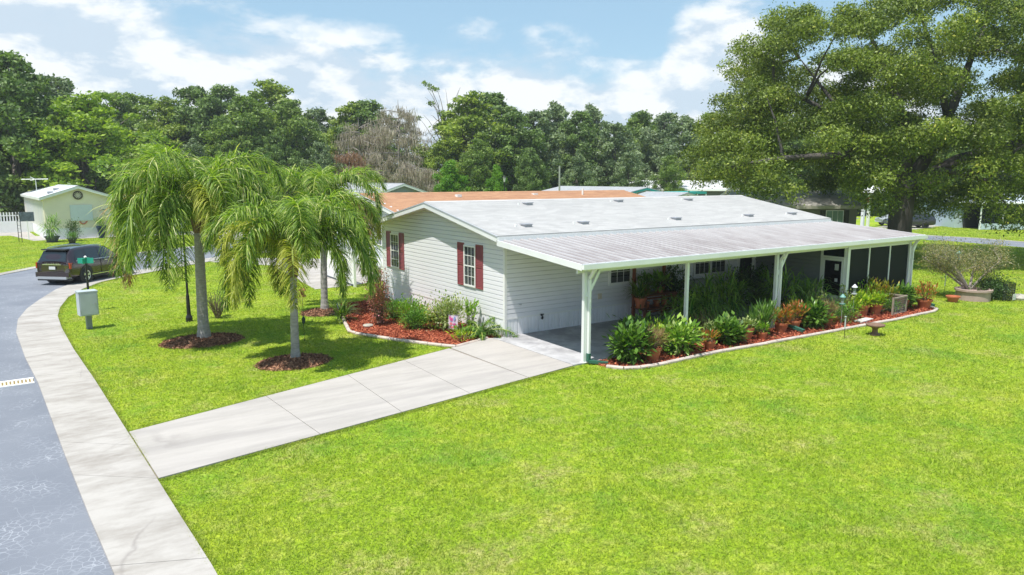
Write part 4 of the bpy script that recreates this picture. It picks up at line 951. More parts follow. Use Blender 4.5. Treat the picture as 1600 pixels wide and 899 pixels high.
# local frame: x goes back (+Y world), y goes towards -X world
boxpart('storm_shutter', (-.07, -.02, 1.55, 3.15, 1.45, 2.75), mat('shutter_pale', (.62,.68,.70), .5, .05, 3), ch)
vt = MB(); vt.mi = 0; vt.lathe([(.0, 0), (.36, 0), (.36, .05), (.28, .06), (.28, .03), (0, .03)], (0,0,0), 20); vt.mi = 1
for i in range(6): vt.bar((-.02*0+.27*math.cos(i*math.pi/6), .27*math.sin(i*math.pi/6), .05), (-.27*math.cos(i*math.pi/6), -.27*math.sin(i*math.pi/6), .05), .05, .02)
o = vt.build('porthole_vent', [mat('dark_brown', (.06,.045,.035), .6), mat('vent_cream', (.6,.56,.45), .6)], ch); o.rotation_euler = (0, -math.pi/2, 0); o.location = (-.02, 2.5, 3.55)
sw = MB(); sw.tube([(-.06, 2.0+math.cos(t)*.0+.55*(t/math.pi), 1.4-.22*math.sin(t)) for t in np.linspace(0, math.pi, 9)], .05, 6); sw.build('bunting', mat('bunting_red', (.6,.18,.12), .7), ch)
dd = MB(); dd.tube([(-.05, .75+.32*math.cos(t), 2.05+.28*math.sin(t)) for t in np.linspace(.5, 2.6, 8)], .025, 5); dd.tube([(-.05,.8,2.1), (-.05,.65,1.9)], .03, 5); dd.build('wall_ornament', mat('ornament_grey', (.3,.3,.28), .6), ch)
for i in range(7): boxpart('window', (1.2+i*1.9, 2.2+i*1.9, 4.95, 4.99, 1.3, 2.7), mat('pale_window', (.45,.5,.55), .3), ch)
for x in np.arange(.2, 16.6, .8): boxpart('awning_slat', (x, x+.06, 4.99, 5.06, .9, 3.1), white, ch)
boxpart('skirting_door', (-.05, -.03, 2.3, 3.0, .1, .8), white, ch)
for x, y in ((.9, 4.3), (3.5, 3.6)): boxpart('roof_vent', (x, x+.45, y-.2, y+.2, 3.48+(4.95-y)*.33, 3.66+(4.95-y)*.33), mat('vent_grey', (.32,.33,.36)), ch)
# its carport with a dark screened room
cc = empty('patio_roof', (-5.75,51.5,0), R(3), 'long white flat patio roof on the right side of the cream home', 'patio roof')
MB().add([(0,0,3.45),(5.1,.2,3.12),(5.1,14,3.12),(0,14,3.45),(0,0,3.30),(5.1,.2,2.97),(5.1,14,2.97),(0,14,3.30)], [(0,1,2,3),(4,7,6,5),(0,4,5,1),(1,5,6,2),(2,6,7,3),(3,7,4,0)]).build('roof_panel', white, cc)
for x, y in ((.5,.4),(2.8,.4),(4.9,.4),(4.9,5),(4.9,10)): boxpart('post', (x-.05, x+.05, y-.05, y+.05, .02, 3.1), mat('grey_post', (.4,.42,.42), .5), cc)
boxpart('screen_panel', (.55, 2.75, .42, .46, .9, 3.05), scr, cc); boxpart('screen_panel', (.55, 2.75, .42, .46, .05, .86), scr, cc); boxpart('rail', (.5, 4.9, .36, .44, 1.9, 1.98), mat('grey_post', (.4,.42,.42)), cc)
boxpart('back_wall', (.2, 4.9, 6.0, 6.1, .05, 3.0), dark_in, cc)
an = empty('roof_aerial', (-11.0,55.3,3.55), 0, 'white television aerial standing on the cream home roof edge', 'aerial'); mb = MB(); mb.tube([(0,0,0),(0,0,1.35)], .03, 6); mb.tube([(-1,.1,1.3),(.9,-.1,1.33)], .035, 5)
for x in (-.7,-.3,.1,.5): mb.tube([(x,-.3,1.32),(x,.3,1.32)], .02, 4)
mb.tube([(-.35,-.3,1.5),(0,0,1.3),(-.35,.3,1.2)], .03, 4); mb.build('antenna', white, an)
# second home with the orange shingle roof
oh = plain_home('orange_roofed_home', (3.9,15.6,0), 0, 9.0, 19.4, .6, 3.15, 4.0, mat('white_siding', (.62,.65,.68), .5, .05, 1), shingle_or, 'white sided home with an orange shingle roof beyond the grey home', skirtc=skirtm)
z = .62
for i in range(22):
    hw_ = 4.5 if z < 3.05 else max(.1, (4.0-z)/.189); lap(MB(), 4.5-hw_, 4.5+hw_, 4.5-hw_, 4.5+hw_, z, z+.15, 0, -1, 'x').build('siding_board', MATS['white_siding'], oh); z += .15
boxpart('corner_trim', (-.05, .05, -.06, .06, .0, 3.0), whitep, oh)
window(oh, 'x', 0, -1, 2.2, 3.0, 1.3, 2.6); window(oh, 'x', 0, -1, 6.0, 6.8, 1.3, 2.6)
MB().tube([(14.9,3.3,3.7),(14.9,3.3,4.25)], .06, 8).build('vent_pipe', white, oh)
for x, y in ((5.2,3.1),(11,3.4)): boxpart('roof_vent', (x, x+.3, y, y+.3, 3.8, 3.98), white, oh)
# lattice screen beside it
lt = empty('lattice_screen', (.15,12.6,0), R(88), 'white lattice screen with solid base rail beside the orange roofed home', 'lattice')
l1 = MB()
def lat(mb, x0, x1, z0, z1, stp=.13):
    x = x0-(z1-z0)
    while x < x1:
        for sg in (1, -1):
            a, b = (x, z0), (x+(z1-z0), z1)
            if a[0] < x0: a = (x0, z0+x0-x)
            if b[0] > x1: b = (x1, z1-(b[0]-x1))
            if b[0] > a[0]:
                if sg > 0: mb.bar((a[0], .012, a[1]), (b[0], .012, b[1]), .03, .008, (0, 1, 0))
                else: mb.bar((x1+x0-a[0], -.012, a[1]), (x1+x0-b[0], -.012, b[1]), .03, .008, (0, 1, 0))
        x += stp
lat(l1, .05, 4.75, .42, 1.55); l1.build('lattice', whitep, lt)
boxpart('base_rail', (0, 4.8, -.04, .04, .12, .42), whitep, lt); boxpart('cap_rail', (0, 4.8, -.04, .04, 1.55, 1.63), whitep, lt)
for x in (0, 2.4, 4.8): boxpart('post', (x-.05, x+.05, -.05, .05, 0, 1.7), whitep, lt)
# grey roofed home behind the palms
plain_home('grey_gabled_home', (18.7,41.3,0), R(90), 4.6, 14.5, .6, 3.65, 4.4, mat('slate_siding', (.24,.28,.30), .6), shingle_gr, 'small slate grey home with grey shingle roof behind the orange roofed home')
# teal trimmed home
teal = mat('teal_paint', (.02,.36,.33), .5)
th = plain_home('teal_trimmed_home', (40.0,40.8,0), R(-12), 6.4, 12, .6, 3.45, 4.05, mat('pale_blue_siding', (.5,.6,.62), .6), shingle_gr, 'grey roofed home with bright teal trim along its eaves', trim=teal)
th.rotation_euler.z = R(90); th.location = (37.9,29.3,0)
aw = MB(); aw.add([(-.05,1.0,3.7),(-.05,4.0,3.7),(-1.0,4.2,3.0),(-1.0,.8,3.0),(-.05,1.0,3.65),(-.05,4.0,3.65),(-1.0,4.2,2.95),(-1.0,.8,2.95)], [(0,1,2,3),(7,6,5,4),(0,4,5,1),(1,5,6,2),(2,6,7,3),(3,7,4,0)]); aw.build('awning', white, th)
te = empty('teal_porch', (38.1,30.5,0), R(4), 'teal railed porch row joined to the teal trimmed home', 'porch'); boxpart('porch_roof', (0,7,0,3,3.4,3.62), teal, te); boxpart('back_wall', (0,7,2.9,3,0,3.4), mat('pale_blue_siding', (.5,.6,.62)), te)
for i in range(6): boxpart('post', (i*1.38, i*1.38+.1, 0, .1, 0, 3.4), white, te)
# long white roofed home further off
wh = plain_home('white_roofed_home', (52.5,50,0), R(-46), 7.5, 17, .6, 3.6, 4.6, mat('dark_grey_wall', (.12,.12,.12), .7), mat('bright_white_roof', (.62,.63,.64), .5), 'long low home with a bright white metal roof before the trees')
plain_home('small_gabled_home', (33.9,22.3,0), R(90), 3.1, 4, .4, 3.4, 3.72, mat('light_grey_siding', (.5,.5,.52), .6), shingle_gr, 'little grey gable with white trim peeking over the shingle roof')
# olive sided home under the oak
ol = plain_home('olive_home', (32.25,7.8,0), R(135), 6.5, 7.2, .6, 3.2, 4.0, mat('olive_siding', (.235,.235,.19), .7, .08, 1.), shingle_tan, 'olive grey home with black shutters under the great oak', ov=.3, trim=mat('tan_trim', (.42,.4,.34), .6))
ol.location = (35.94,13.0,0); ol.rotation_euler.z = R(146)
for y0, y1, z0, z1 in ((.92,1.95,1.75,2.85),):
    wn = MB(); wn.box(y0-.06, y1+.06, 6.5, 6.56, z0-.06, z1+.06); wn = wn.build('window', white, ol); boxpart('pane', (y0, y1, 6.562, 6.575, z0, z1), mat('window_teal', (.12,.22,.22), .15), wn)
    for q in (.33, .66): boxpart('muntin', (y0+(y1-y0)*q-.015, y0+(y1-y0)*q+.015, 6.576, 6.585, z0, z1), white, wn)
    for a in (y0-.40, y1+.10): boxpart('shutter', (a, a+.3, 6.5, 6.56, z0-.05, z1+.05), darkp, ol)
# pale blue home at the far right
bh = plain_home('pale_blue_home', (59.5,4.5,0), R(70), 7, 16, .6, 2.65, 3.35, mat('pale_blue_siding2', (.42,.52,.58), .6), mat('blue_white_roof', (.5,.55,.6), .4), 'pale blue home with a dark screened porch across the back road')
bh.location = (65.6,16.6,0); bh.rotation_euler.z = R(-34)
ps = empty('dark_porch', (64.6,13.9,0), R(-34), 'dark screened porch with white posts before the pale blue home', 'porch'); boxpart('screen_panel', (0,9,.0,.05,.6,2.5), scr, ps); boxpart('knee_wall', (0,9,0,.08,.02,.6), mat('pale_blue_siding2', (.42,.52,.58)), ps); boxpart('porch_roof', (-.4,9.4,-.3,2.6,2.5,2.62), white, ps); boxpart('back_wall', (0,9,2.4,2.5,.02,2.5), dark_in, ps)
for i in range(5): boxpart('post', (i*2.2, i*2.2+.12, -.06, .0, 0, 2.5), white, ps)

# ------------------------------------------------------------------ vehicles
def car_glass(): return mat('car_glass', (.012,.018,.022), .05, spec=1.)
def loft_car(root, L_, H_, Wd, paint, stations, glass_l):
    """stations: (x, halfwidth, z_bottom, z_belt, half_roof, z_roof)"""
    rows = []
    for x, hw, zb, zs, hr, zr in stations:
        r = [(hw*.90, zb), (hw*.985, zb+.10), (hw, (zb+zs)/2), (hw*.985, zs-.06), (hw*.955, zs), (hr+.02+(hw*.955-hr)*.12, zr-.10*(1 if zr > zs+.2 else .3)), (hr-.03, zr-.02), (hr*.5, zr+.015), (0, zr+.022)]
        rows.append([(x, y, z) for y, z in r])
    n = len(rows); k = len(rows[0]); mb = MB(); vs = []
    for r in rows: vs += r+[(x, -y, z) for x, y, z in r[-2::-1]]
    m = 2*k-1; fs = []
    for i in range(n-1):
        for j in range(m-1): fs.append((i*m+j, i*m+j+1, (i+1)*m+j+1, (i+1)*m+j))
        fs.append((i*m, (i+1)*m, (i+1)*m+m-1, i*m+m-1))
    fs += [tuple(range(m)), tuple((n-1)*m+j for j in range(m))[::-1]]
    mb.add(vs, fs); o = mb.build('body', paint, root, smooth=True)
    md = o.modifiers.new('sub', 'SUBSURF'); md.levels = 2; md.render_levels = 2
    return rows
def wheel(root, x, y, r=.39, side=1):
    t = MB(); pr = [(r*.62, -.12), (r*.9, -.13), (r, -.09), (r, .09), (r*.9, .13), (r*.62, .12)]; t.lathe(pr, (0,0,0), 28, False); t = t.build('wheel', mat('tyre_rubber', (.02,.02,.022), .8), root, smooth=False)
    t.rotation_euler = (math.pi/2, 0, 0); t.location = (x, y, r)
    rm = MB(); rm.mi = 0; rm.lathe([(r*.55, side*-.09), (r*.66, side*-.12), (r*.66, side*-.10)], (0,0,0), 28, False); rm.lathe([(.0, side*-.10), (r*.16, side*-.11), (r*.16, side*-.07), (0, side*-.07)], (0,0,0), 12, False)
    for i in range(5):
        for dl in (-.16, .16):
            a = i*2*math.pi/5+.3; rm.bar((math.cos(a)*r*.1, math.sin(a)*r*.1, side*-.095), (math.cos(a+dl)*r*.62, math.sin(a+dl)*r*.62, side*-.105), .05, .03)
    rm.mi = 1; rm.lathe([(0, side*-.03), (r*.62, side*-.03)], (0,0,0), 20, False)
    rm.build('rim', [mat('alloy', (.65,.66,.68), .3, metal=.7), darkp], t)
suv = empty('parked_suv', (-10.22, 21.45, .012), math.atan2(.857, .515), 'dark maroon sport utility vehicle parked on the road by the street sign', 'car')
Hd = Vector((.515, .857, 0)); Nr = Vector((.857, -.515, 0)); mid = Vector((-9.42, 21.85, 0)); suv.rotation_euler.z = R(47); suv.scale = (.88, .95, .97); suv.location = Vector((-9.95, 20.95, .014))+Vector((math.cos(R(47)), math.sin(R(47)), 0))*1.31-Vector((math.sin(R(47)), -math.cos(R(47)), 0))*.90
paint = mat('maroon_paint', (.018,.005,.008), .2, spec=.6, coat=1.); clad = mat('black_cladding', (.02,.02,.022), .55); chrome = mat('chrome', (.7,.71,.73), .2, metal=.9); taill = mat('tail_lamp', (.35,.008,.012), .15, coat=1.)
ST = [(-2.46,.86,.42,1.06,.70,1.10),(-2.42,.93,.36,1.10,.66,1.22),(-2.30,.97,.33,1.12,.68,1.46),(-2.12,.985,.30,1.13,.69,1.68),(-1.7,.99,.28,1.12,.70,1.745),(-1.0,.99,.27,1.11,.70,1.775),(-.2,.99,.27,1.10,.69,1.775),(.4,.99,.27,1.09,.67,1.72),(.85,.985,.27,1.09,.66,1.52),(1.2,.98,.27,1.08,.70,1.28),(1.45,.975,.28,1.06,.76,1.13),(1.9,.97,.30,1.02,.78,1.08),(2.25,.93,.33,.96,.76,1.02),(2.42,.86,.36,.90,.70,.93),(2.5,.76,.42,.80,.6,.82)]
rows = loft_car(suv, 5., 1.78, 1.98, paint, ST, None)
def sect(x):
    for a, b in zip(ST, ST[1:]):
        if a[0] <= x <= b[0]: t = (x-a[0])/(b[0]-a[0]); return [a[i]+(b[i]-a[i])*t for i in range(6)]
def glasspt(x, t, s, off=.012):
    _, hw, zb, zs, hr, zr = sect(x); y0, z0 = hw*.955, zs+.03; y1, z1 = hr+.035, zr-.11
    return (x, s*(y0+(y1-y0)*t+off), z0+(z1-z0)*t)
for s in (-1, 1):
    for (xa, xb, xta, xtb) in ((-2.05,-1.32,-1.86,-1.32), (-1.24,-.28,-1.24,-.28), (-.20,.98,-.20,.48)):
        mb = MB(); q = 5; g_ = [[glasspt(xa+(xb-xa)*u/q if v == 0 else (xa+(xb-xa)*u/q)*(1-v/3)+(xta+(xtb-xta)*u/q)*(v/3), v/3, s) for u in range(q+1)] for v in range(4)]
        for v in range(3):
            for u in range(q): mb.quad(g_[v][u], g_[v][u+1], g_[v+1][u+1], g_[v+1][u])
        mb.build('side_window', car_glass(), suv)
    mb = MB(); mb.tube([glasspt(x, -.03, s, .02) for x in np.linspace(-2.05, 1.0, 10)], .014, 5); mb.build('window_trim', chrome, suv)
    mb = MB(); mb.tube([(x, s*(sect(x)[4]-.06), sect(x)[5]+.012) for x in np.linspace(-1.95, .35, 10)], .022, 6); mb.build('roof_rail', chrome, suv)
    mb = MB(); mb.box(-1.0, 1.1, *sorted((s*.985, s*1.01)), .36, .40); mb.build('sill_trim', chrome, suv)
    mb = MB(); mb.box(-.9, 1.05, *sorted((s*.9, s*1.0)), .25, .36); mb.build('sill_cladding', clad, suv)
    for x in (-1.0, .02): mb = MB(); mb.box(x, x+.22, *sorted((s*.985, s*1.025)), .99, 1.02); mb.build('door_handle', chrome, suv)
    for x in (-1.28, -.24, 1.02): mb = MB(); mb.box(x-.006, x+.006, *sorted((s*.97, s*.9945)), .42, 1.04); mb.build('door_gap', darkp, suv)
    mb = MB(); mb.lathe([(.0, 0), (.1, 0), (.1, .14), (0, .14)], (.98, s*1.08-.0, 1.08), 8); mb.bar((.98, s*.94, 1.1), (.98, s*1.08, 1.13), .05, .03); mb.build('wing_mirror', paint, suv)
    mb = MB(); mb.box(-2.445, -2.28, *sorted((s*.76, s*.945)), .80, 1.08); mb.build('tail_lamp', taill, suv)
    mb = MB(); mb.box(2.30, 2.47, *sorted((s*.60, s*.88)), .72, .86); mb.build('headlight', chrome, suv)
    for x in (-1.38, 1.53):
        ar = MB(); ar.lathe([(.30, -.5), (.47, -.5), (.47, .012), (.44, .016), (.30, .012)], (0,0,0), 28, False); o = ar.build('wheel_arch', clad, suv); o.rotation_euler = (math.pi/2, 0, 0); o.location = (x, s*.985 if s > 0 else s*.985, .42)
        if s > 0: o.rotation_euler = (-math.pi/2, 0, 0)
        o.scale = (1, 1, 1)
        wheel(suv, x, s*.905, .385, -s*-1 if s < 0 else -1)
mb = MB(); mb.add([(-2.36,-.60,1.14),(-2.36,.60,1.14),(-2.44,.70,1.10),(-2.44,-.70,1.10)], [(0,1,2,3)])
rg = MB(); A = [(-2.475, s*.70, 1.13) for s in (-1, 1)]; Bp = [(-2.20, s*.60, 1.63) for s in (-1, 1)]
rg.quad((-2.46,-.74,1.15), (-2.46,.74,1.15), (-2.21,.62,1.62), (-2.21,-.62,1.62)); rg.build('rear_window', car_glass(), suv)
boxpart('spoiler', (-2.36,-2.0,-.64,.64,1.665,1.71), clad, suv)
wsn = MB(); wsn.quad((.60,.60,1.66),(.60,-.60,1.66),(1.36,-.72,1.165),(1.36,.72,1.165)); wsn.build('windscreen', car_glass(), suv)
boxpart('rear_bumper', (-2.56,-2.3,-.90,.90,.40,.62), paint, suv); boxpart('bumper_guard', (-2.59,-2.3,-.78,.78,.30,.42), mat('silver_plastic', (.45,.47,.5), .35, metal=.4), suv); boxpart('lower_bumper', (-2.5,-2.2,-.86,.86,.22,.32), clad, suv)
boxpart('number_plate', (-2.515,-2.50,-.17,.17,.76,.90), mat('plate_white', (.6,.62,.6), .5), suv); boxpart('plate_garnish', (-2.53,-2.48,-.5,.5,.98,1.01), chrome, suv)
def text(body, size, m, parent, loc, rot, name='lettering', ext=.004, spacing=1.):
    cu = bpy.data.curves.new(name, 'FONT'); cu.body = body; cu.size = size; cu.extrude = ext; cu.align_x = 'CENTER'; cu.space_character = spacing
    tmp = bpy.data.objects.new(name, cu); COL.objects.link(tmp); dg = bpy.context.evaluated_depsgraph_get(); me = bpy.data.meshes.new_from_object(tmp.evaluated_get(dg))
    bpy.data.objects.remove(tmp); o = bpy.data.objects.new(name, me); COL.objects.link(o); me.materials.clear(); me.materials.append(m); o.parent = parent; o.location = loc; o.rotation_euler = rot; return o
text('TELLURIDE', .085, chrome, suv, (-2.50, 0, 1.015+.0), (math.pi/2, 0, -math.pi/2), spacing=2.1)
# distant parked cars under the oak
def small_car(loc, rz, col, nm, label):
    c = empty('parked_car', loc, rz, label, 'car', 'cars parked beyond the back road'); p = mat(nm, col, .3, coat=.8)
    S2 = [(x*.9, hw*.93, zb*.9, zs*.86, hr*.93, zr*.84) for x, hw, zb, zs, hr, zr in ST]; loft_car(c, 4.4, 1.5, 1.8, p, S2, None)
    for s in (-1, 1):
        mb = MB(); mb.add([(-1.6,s*.88,.98),(.85,s*.88,.98),(.4,s*.68,1.36),(-1.4,s*.68,1.38)], [(0,1,2,3)]); mb.build('side_window', car_glass(), c)
        for x in (-1.24, 1.38): wheel(c, x, s*.84, .33, 1 if s < 0 else -1)
    mb = MB(); mb.add([(-2.2,-.7,1.0),(-2.2,.7,1.0),(-1.95,.56,1.36),(-1.95,-.56,1.36)], [(0,1,2,3)]); mb.build('rear_window', car_glass(), c)
small_car((64.5,21.6,.02), 2.6, (.35,.37,.4), 'silver_car_paint', 'silver car parked in the shade beyond the oak trunk'); small_car((61.8,19.2,.02), 2.4, (.02,.022,.03), 'black_car_paint', 'black car parked beside the silver one beyond the oak')

# ------------------------------------------------------------------ street furniture
ub = empty('utility_box', (-10.62,8.80,0), R(8), 'grey metal utility cabinet on a short post beside the pavement', 'utility box')
boxm = mat('grey_cabinet', (.44,.49,.52), .45, .08, 4); boxpart('post', (-.08,.08,-.08,.08,0,.52), mat('post_grey', (.22,.24,.26), .6), ub)
b = MB(); b.box(-.27,.27,-.22,.22,.48,1.24); b.box(-.285,.285,-.235,.235,1.24,1.28); b.build('cabinet', boxm, ub); boxpart('cabinet_door', (-.24,.24,-.235,-.222,.52,1.2), boxm, ub); boxpart('hinge', (-.26,-.24,-.24,-.222,.6,.68), galv, ub)
MB().tube([(.17,-.235,.86),(.17,-.265,.86)], .02, 8).build('latch', galv, ub)
ss = empty('street_sign', (-10.35,12.5,.0), 0, 'green street name blades on a black pole beside the parked vehicle', 'street sign')
p = MB(); p.lathe([(.11,0),(.11,.06),(.07,.12),(.065,.3),(.045,.36),(.035,1.75),(.04,1.78),(0,1.8)], (0,0,0), 12); p.build('pole', darkp, ss); MB().lathe([(0,0),(.045,.02),(.05,.06),(0,.1)], (0,0,1.99), 10).build('finial', whitep, ss)
sg = mat('sign_green', (.02,.34,.24), .4)
for a in (R(-25), R(62)):
    o = MB().box(-.27,.27,-.012,.012,1.8,2.0).build('sign_blade', sg, ss); o.rotation_euler.z = a
def lamp_post(loc, h, label):
    l = empty('lamp_post', loc, 0, label, 'lamp post', 'black lantern lamp posts')
    MB().lathe([(.11,0),(.11,.15),(.07,.25),(.055,.9),(.038,1.),(.03,h-.55),(.06,h-.5),(.05,h-.45)], (0,0,0), 12).build('pole', darkp, l)
    MB().lathe([(.06,h-.45),(.13,h-.12),(.13,h-.1)], (0,0,0), 6, False).build('lantern_glass', mat('lantern_pale', (.6,.62,.62), .3), l)
    MB().lathe([(.17,h-.1),(.1,h),(.03,h+.05),(.02,h+.12),(0,h+.13)], (0,0,0), 6).build('lantern_cap', darkp, l)
lamp_post((-7.66,8.27,0), 3.7, 'black lamp post rising through the palm fronds on the lawn'); lamp_post((20.4,30.7,0), 5.1, 'black lamp post before the bushy trees beyond the orange roof')
up = empty('utility_pole', (26.6,31.4,0), 0, 'thin pale pole standing before the trees by the teal home', 'pole'); MB().tube([(0,0,0),(0,0,6.)], [.10,.07], 8).build('pole', mat('pole_grey', (.3,.32,.28), .8), up)
bb = empty('domed_street_light', (46.6,14.9,0), 0, 'white domed street light on a white post under the oak', 'street light'); MB().tube([(0,0,0),(0,0,3.8)], .14, 8).build('pole', white, bb)
MB().lathe([(1.0,0),(.95,.18),(.7,.42),(.35,.56),(0,.6)], (.3,-.2,3.75), 18).build('shade', white, bb); MB().box(-.35,.35,-.05,.05,2.9,3.4).build('sign_panel', mat('sign_red', (.45,.06,.05), .6), bb)
wp = empty('white_post', (50.5,17.6,0), 0, 'short white gate post beside the side road', 'post'); MB().box(-.12,.12,-.12,.12,0,2.3).lathe([(.17,2.3),(.0,2.5)], (0,0,0), 4).build('post', white, wp)

# ------------------------------------------------------------------ garden plants
def pot(root, r, h, m=None, z=.02):
    m = m or terra; MB().lathe([(r*.66,z),(r*.92,z+h*.8),(r*1.03,z+h*.8),(r*1.05,z+h),(r*.92,z+h),(r*.88,z+h*.86),(0,z+h*.86)], (0,0,0), 20).build('pot', m, root, smooth=False)
    MB().lathe([(r*.85,z-.005),(r*.95,z+.03),(r*.8,z+.03)], (0,0,0), 18).build('saucer', m, root)
def plant(kind, x, y, w, h, label, potr=0, poth=.3, seed=0, z0=.02, name=None, potm=None, cat=None, group=None, n=None, loc_z=0):
    random.seed(seed+int(x*100)); root = empty(name or ('potted_plant' if potr else 'garden_shrub'), (x, y, loc_z), 0, label, cat or ('potted plant' if potr else 'shrub'), group)
    if potr: pot(root, potr, poth, potm, z0)
    zb = z0+(poth*.85 if potr else 0); mb = MB(); K_ = PK[kind]; tips = []
    nst = K_['stems']
    for i in range(nst):
        a = i*2.4+random.random(); q = math.sqrt(random.random()); rr = w/2*q*.8; top = Vector((math.cos(a)*rr, math.sin(a)*rr, zb+(h-zb)*random.uniform(.45, .98)*(1-.25*q)))
        b0 = Vector((math.cos(a)*min(.06, rr), math.sin(a)*min(.06, rr), zb)); m_ = b0.lerp(top, .5)+Vector((0,0,.04)); mb.tube([b0, m_, top], [.012,.009,.005], 4, False); tips.append((b0, m_, top))
    mb.build('stems', mat('green_stem', (.12,.13,.04), .7) if K_.get('green') else mat('woody_stem', (.16,.12,.08), .8), root)
    N = n or K_['n']; T = np.array([[tuple(q) for q in t] for t in tips]); k = rng.integers(0, nst, N); u = np.clip(rng.beta(2.3, 1.3, N), 0, 1)[:, None]
    b = np.where(u < .5, T[k, 0]*(1-2*u)+T[k, 1]*2*u, T[k, 1]*(2-2*u)+T[k, 2]*(2*u-1))
    sp = K_.get('spread', .14)*w; b = b+rng.normal(0, 1, (N, 3))*np.array([sp, sp, sp*.6]); b[:, 2] = np.maximum(b[:, 2], zb+.02)
    out = unit(b-np.array([0, 0, zb+(h-zb)*.3])); el = K_.get('up', .2)
    d = unit(out*.8+rv(N)*.55+np.array([0, 0, el])); s = np.cross(d, np.array([0, 0, 1.]))+rv(N)*.35
    ln = K_['l']*rng.uniform(.6, 1.3, N); wd = ln*K_['a']
    if K_.get('arch'):
        Q = []; p = b; v = d
        for i in range(4):
            p2 = p+v*(ln/4)[:, None]; ws = np.array([.5,1,.8,.45,.05])[i:i+2]*.5; sv = unit(np.cross(v, np.array([0,0,1.]))+1e-6)
            Q.append(np.stack([p-sv*(wd*ws[0])[:, None], p+sv*(wd*ws[0])[:, None], p2+sv*(wd*ws[1])[:, None], p2-sv*(wd*ws[1])[:, None]], 1)); p = p2; v = unit(v+np.array([0,0,-.38 if K_['up'] > .6 else -.62]))
        V = np.concatenate(Q); t = np.tile(np.clip(rng.normal(.45, .25, N), 0, 1), 4)
    else: V = leaves(b, d, s, ln, wd); t = np.clip(rng.normal(.45, .26, N), 0, 1)
    V[:, :, 2] = np.maximum(V[:, :, 2], .03)
    npmesh('leaves', V, 4, K_['m'], t, root)
    return root
PK = {
 'broad': dict(m=leafmat('leaf_broad', (.03,.09,.012), (.20,.35,.06), .25, .3, third=(.26,.36,.10)), n=900, l=.21, a=.46, stems=11, up=.0, spread=.15),
 'light': dict(m=leafmat('leaf_lightgreen', (.07,.18,.015), (.34,.50,.09), .3, .35, third=(.42,.48,.2)), n=900, l=.20, a=.40, stems=11, up=.05, spread=.15),
 'small': dict(m=leafmat('leaf_small', (.03,.11,.012), (.19,.36,.05), .3, .45), n=2200, l=.075, a=.5, stems=20, up=.1),
 'vari': dict(m=leafmat('leaf_variegated', (.12,.20,.04), (.42,.48,.20), .3, .5, third=(.7,.7,.5)), n=1100, l=.10, a=.5, stems=22, up=.1, spread=.12),
 'lime': dict(m=leafmat('leaf_lime', (.10,.24,.01), (.42,.52,.04), .35, .4, third=(.62,.6,.08)), n=420, l=.15, a=.34, stems=12, up=.35),
 'croton': dict(m=leafmat('leaf_croton', (.10,.20,.02), (.5,.12,.05), .35, .35, third=(.8,.14,.08)), n=420, l=.14, a=.32, stems=12, up=.5),
 'crotony': dict(m=leafmat('leaf_croton_gold', (.06,.14,.01), (.45,.36,.04), .3, .35, third=(.6,.16,.04)), n=520, l=.17, a=.3, stems=12, up=.4),
 'dry': dict(m=leafmat('leaf_dry', (.14,.07,.035), (.42,.30,.15), .2, .8), n=800, l=.22, a=.05, stems=26, up=.3, spread=.10),
 'grassy': dict(m=leafmat('leaf_strappy', (.03,.09,.01), (.22,.30,.06), .35, .4), n=160, l=.6, a=.06, stems=6, up=.8, arch=1, spread=.05, green=1),
 'fan': dict(m=leafmat('leaf_fanpalm', (.05,.15,.02), (.34,.50,.10), .3, .4), n=760, l=.72, a=.06, stems=15, up=.35, arch=1, spread=.05, green=1),
 'pink': dict(m=leafmat('leaf_pinkred', (.12,.12,.05), (.42,.14,.14), .35, .6, third=(.85,.42,.5)), n=2300, l=.07, a=.55, stems=26, up=.1, spread=.10),
 'bright': dict(m=leafmat('leaf_brightsmall', (.05,.16,.008), (.26,.42,.03), .35, .45), n=1500, l=.085, a=.5, stems=18, up=.2),
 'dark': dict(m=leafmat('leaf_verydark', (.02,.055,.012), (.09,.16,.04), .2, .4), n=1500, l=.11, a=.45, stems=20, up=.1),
 'spiky': dict(m=leafmat('leaf_spiky', (.04,.12,.02), (.26,.42,.12), .3, .35, third=(.5,.58,.3)), n=700, l=.26, a=.16, stems=16, up=.7, spread=.08),
 'twig': dict(m=leafmat('leaf_twiggy', (.09,.11,.04), (.34,.34,.16), .3, .6), n=1500, l=.07, a=.35, stems=60, up=.2, spread=.08)}
# gable bed
plant('small', -1.55,4.75, 1.1,.85, 'rounded green bush against the gable wall left of its fellows', seed=1)
plant('bright', -1.5,3.5, 1.3,.95, 'largest fresh green bush in the gable bed', seed=2)
plant('small', -1.75,2.65, 1.0,.75, 'green bush at the middle front of the gable bed', seed=3)
plant('lime', -1.2,2.3, .8,.7, 'yellow green loose plant beside the garden flag', seed=4, n=260)
plant('vari', -.95,1.95, 1.55,1.35, 'pale variegated shrub under the right shuttered window', seed=5, n=1900)
plant('light', -.45,1.35, .5,1.35, 'tall upright stem plant by the corner of the gable', seed=6, n=120)
plant('vari', -.55,2.9, .9,.95, 'thin pale shrub close to the siding', seed=7, n=420)
plant('lime', -1.35,.35, .8,.38, 'low yellow green bromeliad at the bed tip', seed=8, n=160)
plant('crotony', -.7,4.2, .7,.55, 'small red tipped plant behind the green bushes', seed=9, n=160)
# arching cycad-like plant at the corner
cy = empty('arching_fern', (-.55,.55,.02), 0, 'arching fern with long curved fronds by the corner of the home', 'fern')
for i in range(16):
    az = i*.39+random.uniform(-.1,.1); frond(cy, (0,0,.05), az, random.uniform(.5,1.25), random.uniform(.7,1.15) if i != 14 else 1.5, random.uniform(1.3,1.9), leafmat('leaf_fern', (.02,.085,.01), (.16,.30,.04), .3), .4)
